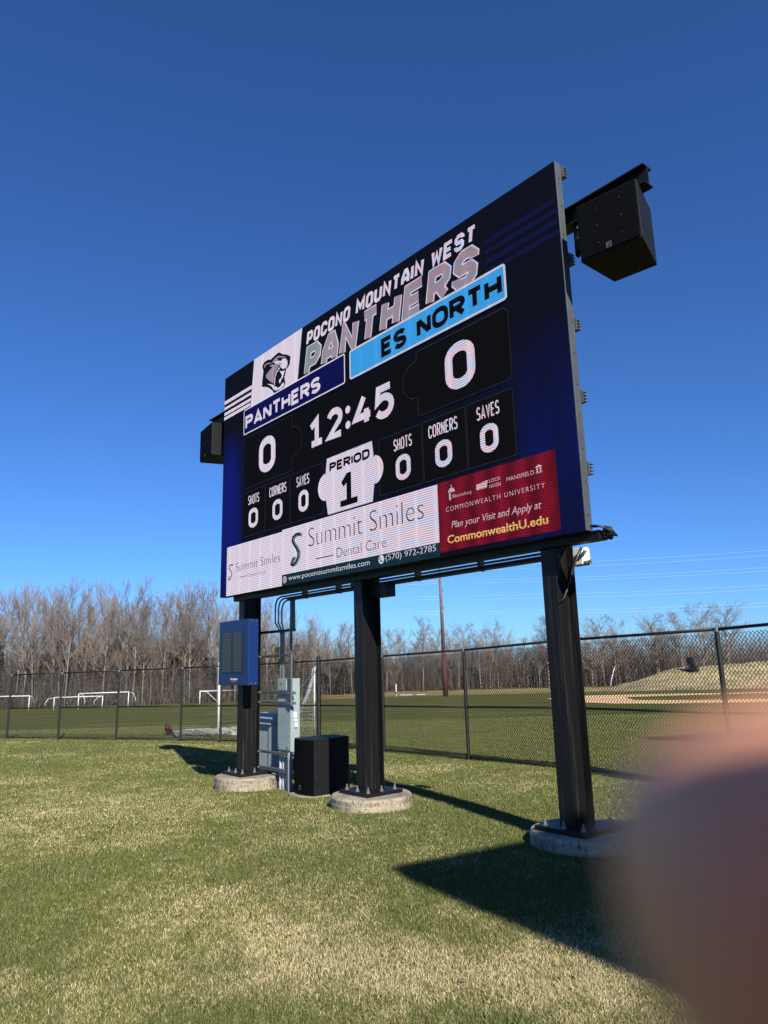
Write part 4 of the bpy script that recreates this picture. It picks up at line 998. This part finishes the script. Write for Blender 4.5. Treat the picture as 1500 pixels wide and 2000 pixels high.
while x < -16:
    put_tree(rt_.randrange(5), x, 147 + rt_.uniform(-2, 8), rt_.uniform(17.0, 21.0) * (1.0 if x < -38 else .80), rt_.uniform(0, 6.28), 'tall bare tree deeper in the wood behind the far goals', 'back rows of the wood on the left', wide=rt_.uniform(.75, 1.05))
    x += rt_.uniform(1.7, 3.5)
x = -20
while x < 62:
    hh = rt_.uniform(9.0, 13.6)
    put_tree(5 + rt_.randrange(3) if rt_.random() < .7 else rt_.randrange(5), x, 152 + rt_.uniform(-3, 10), hh, rt_.uniform(0, 6.28), 'smaller bare tree in the thin wood beyond the power pole', 'wood beyond the power pole')
    x += rt_.uniform(1.3, 2.7)
for x, y, h, lab in ((40.8, 146, 11.2, 'slim bare tree rising right beside the nearest scoreboard post'), (51.5, 139, 12.5, 'round bare tree above the left shoulder of the dry hill'), (60.5, 140, 14.0, 'broad bare tree above the middle of the dry hill'), (66.3, 142, 14.4, 'broad twin bare tree above the dry hill'), (80.5, 140, 15.0, 'bare tree cut off by the right edge above the fence')):
    put_tree(5 + rt_.randrange(3), x, y, h, rt_.uniform(0, 6.28), lab, 'trees above the dry hill', wide=1.12)
# pines inside the left wood
def pine_proto(seed):
    rnd = random.Random(seed); a = MB(); a.tube([(0, 0, -.2), (.05, 0, 4), (0, .05, 8)], [.16, .11, .03], 7); c = MB()
    for k in range(1500):
        z = rnd.uniform(1.2, 8.4); rad = 2.3 * (1 - (z - 1.0) / 8.2)**.7 * rnd.uniform(.15, 1.0)**.6; an = rnd.uniform(0, 6.283)
        p = Vector((rad * math.cos(an), rad * math.sin(an), z + rnd.uniform(-.2, .2)))
        u = Vector((rnd.uniform(-1, 1), rnd.uniform(-1, 1), rnd.uniform(-.3, .6))).normalized() * rnd.uniform(.2, .42); v = u.orthogonal().normalized() * rnd.uniform(.05, .11)
        c.add([p - v, p + u, p + v, p - u * .6], [(0, 1, 2), (0, 2, 3)])
    return a.mesh('trunk', M['bark']), c.mesh('crown', M['needles'])
pp = [pine_proto(3), pine_proto(4)]
def put_pine(x, y, h, label, group):
    t_ = thing('pine_tree', label, 'tree', (x, y, gzf(x, y)), group, rt_.uniform(0, 6.28)); t_.scale = (h / 8.4,) * 3
    for nm, me in zip(('trunk', 'crown'), pp[rt_.randrange(2)]):
        o = bpy.data.objects.new(nm, me); COL.objects.link(o); o.parent = t_
x = -90
while x < -18:
    put_pine(x, 150 + rt_.uniform(-5, 7), rt_.uniform(9.5, 13.0), 'dark green pine showing between the bare trunks', 'pines inside the left wood'); x += rt_.uniform(1.8, 4.0)
for x in (-9, -5.5): put_pine(x, 149, rt_.uniform(6.2, 7.4), 'low dark pine in the wood near the power pole', 'pines near the power pole')
# brush and thin saplings that fill the wood
def brush(n, x0, x1, y0, y1, h0, h1, seed):
    g = np.random.default_rng(seed)
    X = g.uniform(x0, x1, n); Y = y0 + (y1 - y0) * g.random(n); Z = gz(X, Y)
    H = g.uniform(h0, h1, n) * (.55 + .65 * fbm(X * .13, Y * 0 + 3.3, 3)); lean = g.normal(0, .16, (n, 2)); w = g.uniform(.02, .075, n) * (.6 + .5 * g.random(n))
    tone = np.clip(g.normal(.38, .22, n) + (g.random(n) < .07) * .5, 0, 1)
    an = g.uniform(0, np.pi, n); ca, sa = np.cos(an) * .5, np.sin(an)
    V = np.zeros((n, 6, 3)); 
    for k in range(3):
        a2 = an + k * 2.0944; V[:, k, 0] = X + np.cos(a2) * w; V[:, k, 1] = Y + np.sin(a2) * w; V[:, k, 2] = Z - .2
        V[:, k + 3, 0] = X + lean[:, 0] * H + np.cos(a2) * w * .35; V[:, k + 3, 1] = Y + lean[:, 1] * H + np.sin(a2) * w * .35; V[:, k + 3, 2] = Z + H
    b = (np.arange(n) * 6)[:, None]
    F = np.concatenate([np.stack([b[:, 0] + i, b[:, 0] + (i + 1) % 3, b[:, 0] + 3 + (i + 1) % 3, b[:, 0] + 3 + i], -1) for i in range(3)])
    # side twigs
    m_ = n * 8; src = g.integers(0, n, m_); s = g.uniform(.2, 1, m_); P = np.stack([X[src] + lean[src, 0] * H[src] * s, Y[src] + lean[src, 1] * H[src] * s, Z[src] + H[src] * s], -1)
    dv = g.normal(0, 1, (m_, 3)); dv[:, 2] = np.abs(dv[:, 2]) * .8 + .2; dv /= np.linalg.norm(dv, axis=1)[:, None]; Lg = g.uniform(.4, 2.0, m_)[:, None]
    sd = np.cross(dv, np.array([0, 1.0, 0])); sd /= np.linalg.norm(sd, axis=1)[:, None] + 1e-6; ww = g.uniform(.008, .026, m_)[:, None]
    T = np.stack([P - sd * ww, P + sd * ww, P + dv * Lg], 1)
    Vv = np.concatenate([V.reshape(-1, 3), T.reshape(-1, 3)]); o = n * 6
    F2 = (np.arange(m_)[:, None] * 3 + np.arange(3)[None]) + o
    tn = np.concatenate([np.repeat(tone, 6), np.repeat(tone[src] * .9, 3)])
    return Vv, F, F2, tn
def stuff_mesh(name, Vv, quads, tris, tone, m):
    me = bpy.data.meshes.new(name); nv = len(Vv); nq, ntr = len(quads), len(tris)
    me.vertices.add(nv); me.vertices.foreach_set('co', Vv.astype(np.float32).ravel())
    me.loops.add(nq * 4 + ntr * 3); me.loops.foreach_set('vertex_index', np.concatenate([quads.ravel(), tris.ravel()]).astype(np.int32))
    me.polygons.add(nq + ntr); me.polygons.foreach_set('loop_start', np.concatenate([np.arange(nq) * 4, nq * 4 + np.arange(ntr) * 3]).astype(np.int32))
    at = me.attributes.new('tone', 'FLOAT', 'POINT'); at.data.foreach_set('value', tone.astype(np.float32))
    me.update(calc_edges=True); me.materials.append(m)
    o = bpy.data.objects.new(name, me); COL.objects.link(o); return o
parts = [brush(8500, -115, -14, 141, 176, 7.0, 15.0, 1), brush(9500, -22, 105, 151, 190, 4.5, 11.0, 2), brush(2600, -105, -20, 137.5, 144, 1.0, 11.0, 3)]
Vs = []; Qs = []; Ts = []; Tn = []; off = 0
for v, q4, t3, tn in parts: Vs.append(v); Qs.append(q4 + off); Ts.append(t3 + off); Tn.append(tn); off += len(v)
tag(stuff_mesh('woods_undergrowth', np.concatenate(Vs), np.concatenate(Qs), np.concatenate(Ts), np.concatenate(Tn), M['brush']), kind='stuff')
# small things by the hill
t_ = thing('dark_shrub', 'dark ragged bush on the left shoulder of the dry hill', 'shrub', (50.2, 121, float(berm(np.array([50.2]), np.array([121.0]))[0]))); ORG[t_.name] = tuple(t_.location)
q = MB(); rs_ = random.Random(9); ox, oy, oz = t_.location
for k in range(420):
    z = rs_.uniform(-.1, 2.3); rad = (.75 - .25 * z / 2.3) * rs_.uniform(.1, 1) + (.35 if z < .7 else 0); an = rs_.uniform(0, 6.28)
    p = Vector((ox + rad * math.cos(an) + .35 * (1 - z / 2.3), oy + rad * math.sin(an), oz + z)); u = Vector((rs_.uniform(-1, 1), rs_.uniform(-1, 1), rs_.uniform(-.5, .6))).normalized() * .3; v = u.orthogonal().normalized() * .13
    q.add([p - v, p + u, p + v, p - u], [(0, 1, 2), (0, 2, 3)])
q.build('foliage', M['rubber'], t_); MB().tube([(ox, oy, oz - .2), (ox, oy, oz + 1.6)], .12, 6).build('stem', M['bark'], t_)
t_ = thing('leaning_trunk', 'pale dead birch trunk leaning at the edge of the wood', 'tree', (42.6, 141, gzf(42.6, 141))); ORG[t_.name] = tuple(t_.location)
MB().tube([(42.6, 141, gzf(42.6, 141)), (43.2, 141, gzf(42.6, 141) + 2.2), (43.9, 141, gzf(42.6, 141) + 4.1)], [.12, .13, .08], 8).build('trunk', M['logo'], t_, smooth=True)

# ------------------------------------------------------------------ unseen buildings added at right, eaves shaped to throw shadows on the lawn
def block_building(name, label, d0, n0, d1, n1, h, yaw):
    g = bgz(min(d0, 20), n0) - .5
    t_ = bthing(name, label, 'building', (d0 + d1) / 2, (n0 + n1) / 2, g)
    MB().box(d0 + 2.6, d1 - .6, n0 + 2.6, n1 - .6, g, h - .3).build('wall', M['wall'], t_)
    MB().box(d0, d1, n0, n1, h - .299, h).build('roof', M['cabinet'], t_, bevel=.02)
    MB().box(d0 + 2.56, d0 + 2.598, n0 + 3.4, n0 + 4.4, g, g + 2.6).build('door', M['black_steel'], t_)
    for k in range(3):
        w = MB().box(d0 + 2.55, d0 + 2.598, n0 + 4.8 + k * 1.5, n0 + 5.9 + k * 1.5, h * .45, h * .45 + 1.2); w.build('window', M['dark_panel'], t_)
    # turn it about its near corner
    c0 = bl(d0, n0, 0); v = Vector(t_.location) - c0; v.rotate(Matrix.Rotation(yaw, 3, 'Z')); t_.location = c0 + v; t_.rotation_euler.z += yaw
hA = 7.0; cd, cn = 5.79 + SUN_A * (hA - .1), -1.42 - SUN_B * (hA - .1)
block_building('near_shadow_block', 'unseen grey block building with wide eaves, added to cast the near shadow', cd, cn, cd + 10, cn + 10.5, hA, R(-8))  # unseen block added to throw the near shadow
hB = 9.0
block_building('far_shadow_block', 'unseen tall grey building with wide eaves, added to cast the far shadow', -.4 + SUN_A * (hB + .45), 12.7 - SUN_B * (hB + .45), -.4 + SUN_A * (hB + .45) + 12, 12.7 - SUN_B * (hB + .45) + 11, hB, R(-12))  # second unseen block, added to throw the far shadow

# ------------------------------------------------------------------ photographer's phone and hand (finger over the lens corner)
def camp(x, y, z): return Vector((0, 0, CAM_H)) + rt * x + fw * y + up * z     # right, forward, up of the phone
cm = Matrix(((rt.x, fw.x, up.x, 0), (rt.y, fw.y, up.y, 0), (rt.z, fw.z, up.z, CAM_H), (0, 0, 0, 1)))
M['bounce_case'] = mat('tan_bounce_case', (.58, .36, .25), .7, 0, .1, 90)  # unseen case, its warm tan chosen to bounce light onto the finger
ph = bpy.data.objects.new('phone', None); COL.objects.link(ph); ph.matrix_world = cm; tag(ph, 'unseen smartphone, its tan case added to bounce warm light onto the finger', 'phone'); ORG[ph.name] = (0, 0, 0)
MB().box(-.036, .044, -.0105, -.0025, -.134, .0312).build('body', M['bounce_case'], ph, bevel=.003)  # size chosen so the unseen phone shades the finger
MB().box(-.033, .041, -.0111, -.0106, -.131, .0285).build('screen', M['dark_panel'], ph)
SKIN = None
def skin_mat():
    m, t, p = new_mat('skin'); p.inputs['Base Color'].default_value = (.88, .40, .22, 1); p.inputs['Roughness'].default_value = .5
    p.inputs['Subsurface Weight'].default_value = .25; p.inputs['Subsurface Radius'].default_value = (.006, .002, .001); p.inputs['Subsurface Scale'].default_value = .5
    tc = t.nodes.new('ShaderNodeTexCoord'); n = t.nodes.new('ShaderNodeTexNoise'); n.inputs['Scale'].default_value = 160; n.inputs['Detail'].default_value = 5
    t.links.new(tc.outputs['Object'], n.inputs['Vector']); b = t.nodes.new('ShaderNodeBump'); b.inputs['Strength'].default_value = .25; b.inputs['Distance'].default_value = .001
    t.links.new(n.outputs['Fac'], b.inputs['Height']); t.links.new(b.outputs[0], p.inputs['Normal']); return m
M['skin'] = skin_mat(); M['sleeve'] = mat('dark_sleeve', (.03, .035, .05), .9, 0, .2, 60, .3, 300); M['nail'] = mat('nail', (.5, .3, .26), .3, 0, .05, 30)
pe = bpy.data.objects.new('person', None); COL.objects.link(pe); pe.matrix_world = cm; tag(pe, 'person\'s hand holding the phone, fingertip blurred over the lower right corner', 'person'); ORG[pe.name] = (0, 0, 0)
# joints: (x right, y forward, z up), radius
TIP = (.0190, .0360, -.0199)
J = [((.131, -.20, -.33), .036), ((.101, -.075, -.185), .029), ((.086, -.030, -.125), .027),            # forearm, wrist
     ((.072, -.004, -.088), .022),                                                                # palm centre
     ((.072, .018, -.053), .0145), ((.068, .036, -.029), .0112), ((.046, .038, -.0165), .0104), (TIP, .0106),   # index
     ((.072, .012, -.072), .0135), ((.056, .021, -.060), .0105), ((.028, .0125, -.054), .0095), ((.004, .0085, -.052), .0085),      # middle
     ((.072, .011, -.092), .0130), ((.058, .020, -.084), .0100), ((.030, .012, -.080), .0090), ((.008, .0085, -.079), .0080),       # ring
     ((.072, .008, -.110), .0120), ((.059, .017, -.106), .0090), ((.036, .0105, -.104), .0080), ((.018, .0075, -.103), .0070),       # little
     ((.066, -.022, -.085), .0160), ((.048, -.029, -.062), .0125), ((.024, -.021, -.050), .0105),                                   # thumb
     ((.0124, .0352, -.0210), .0076)]
Ed = [(0, 1), (1, 2), (2, 3), (3, 4), (4, 5), (5, 6), (6, 7), (3, 8), (8, 9), (9, 10), (10, 11), (3, 12), (12, 13), (13, 14), (14, 15), (3, 16), (16, 17), (17, 18), (18, 19), (2, 20), (20, 21), (21, 22), (7, 23)]
me = bpy.data.meshes.new('body'); me.from_pydata([j[0] for j in J], Ed, []); me.materials.append(M['skin'])
hb = bpy.data.objects.new('body', me); COL.objects.link(hb); hb.parent = pe
sm = hb.modifiers.new('Skin', 'SKIN'); sm.use_smooth_shade = True
sv = me.skin_vertices[0].data
for i, j in enumerate(J): sv[i].radius = (j[1], j[1])
sv[0].use_root = True
ss = hb.modifiers.new('Subdivision', 'SUBSURF'); ss.levels = 2; ss.render_levels = 2
MB().tube([(.111, -.11, -.225), (.134, -.205, -.335), (.166, -.33, -.47), (.176, -.40, -.58)], [.040, .047, .056, .060], 20).build('sleeve', M['sleeve'], pe, smooth=True)

# ------------------------------------------------------------------ grass blades
def blades():
    g = np.random.default_rng(21); Xs = []; Ys = []
    y = 3.2
    while y < 34:
        dy = .25 + y * .02
        dens = min(36000, 480000 / y**2.15)
        x0, x1 = -(y * .66 + 1.0), (y * .60 + 1.2)
        n = int(dens * dy * (x1 - x0)); Xs.append(g.uniform(x0, x1, n)); Ys.append(g.uniform(y, y + dy, n)); y += dy
    X = np.concatenate(Xs); Y = np.concatenate(Ys); n = len(X)
    dry = dryness(X, Y)
    beyond = Y > (20.5 - np.where(X > -1.9, 1.6, -.49) * (X + 1.9) if False else np.where(X > -1.9, 20.2 - 1.583 * (X + 1.93), 20.2 - .52 * (X + 1.93)))
    dry = np.where(beyond, .20 + .5 * (fbm(X * .5, Y * .9, 3) - .5), dry)
    keep = np.ones(n, bool)
    for pd in PD:                                        # nothing grows through the footings or the slab
        c = bl(pd + .02, .33, 0); keep &= (X - c.x)**2 + (Y - c.y)**2 > .505**2
    dd = (X - B0.x) * D.x + (Y - B0.y) * D.y; nn = (X - B0.x) * N.x + (Y - B0.y) * N.y
    keep &= ~((dd > 1.61) & (dd < 2.26) & (nn > .20) & (nn < 1.10))
    X, Y, dry = X[keep], Y[keep], dry[keep]; n = len(X)
    Z = gz(X, Y); dist = np.hypot(X, Y)
    isdry = g.random(n) < (.10 + .86 * dry)
    tone = np.where(isdry, np.clip(g.normal(.66 + .12 * dry, .15, n), .45, 1), np.clip(g.normal(.24 + .16 * dry, .13, n), 0, .55))
    tone = np.where(beyond[keep], .22 + .42 * tone, tone)
    H = g.uniform(.012, .036, n) * (.75 + .6 * fbm(X * 3, Y * 3, 2)) * np.where(isdry, .7, .95); w = (.00034 + .00020 * dist) * g.uniform(.7, 1.3, n)
    az = g.uniform(0, 6.283, n); lean = np.where(isdry, g.uniform(.5, 1.5, n), g.uniform(.15, .8, n)) * H; fa = g.uniform(0, 6.283, n)
    ux, uy = np.cos(fa) * w, np.sin(fa) * w; lx, ly = np.cos(az) * lean, np.sin(az) * lean
    V = np.zeros((n, 5, 3))
    V[:, 0] = np.stack([X - ux, Y - uy, Z - .004], -1); V[:, 1] = np.stack([X + ux, Y + uy, Z - .004], -1)
    V[:, 2] = np.stack([X + ux * .8 + lx * .4, Y + uy * .8 + ly * .4, Z + H * .62], -1); V[:, 3] = np.stack([X - ux * .8 + lx * .4, Y - uy * .8 + ly * .4, Z + H * .62], -1)
    V[:, 4] = np.stack([X + lx, Y + ly, Z + H * np.where(isdry, .8, 1.0)], -1)
    b = np.arange(n)[:, None] * 5
    Q = b + np.array([[0, 1, 2, 3]]); T = b + np.array([[3, 2, 4]])
    o = stuff_mesh('grass', V.reshape(-1, 3), Q, T, np.repeat(tone, 5), M['grass']); tag(o, kind='stuff'); return n
blades()
# last year's leaves and bits of twig lying in the lawn
def litter():
    g = np.random.default_rng(5); n = 90; X = g.uniform(-6, 4, n); Y = 4 + 12 * g.random(n)**1.5; Z = gz(X, Y) + g.uniform(.012, .03, n); a = g.uniform(0, 6.28, n); L = g.uniform(.012, .035, n); wd = L * g.uniform(.15, .5, n)
    V = np.zeros((n, 4, 3)); c, s_ = np.cos(a), np.sin(a)
    for k, (u, v, dz) in enumerate(((-1, 0, 0), (0, -1, .006), (1, 0, .002), (0, 1, -.003))):
        V[:, k, 0] = X + u * L * c - v * wd * s_; V[:, k, 1] = Y + u * L * s_ + v * wd * c; V[:, k, 2] = Z + dz
    Q = np.arange(n * 4).reshape(n, 4); T = np.zeros((0, 3), int)
    tag(stuff_mesh('leaf_litter', V.reshape(-1, 3), Q, T, np.repeat(g.uniform(0, .9, n), 4), M['brush']), kind='stuff')
litter()
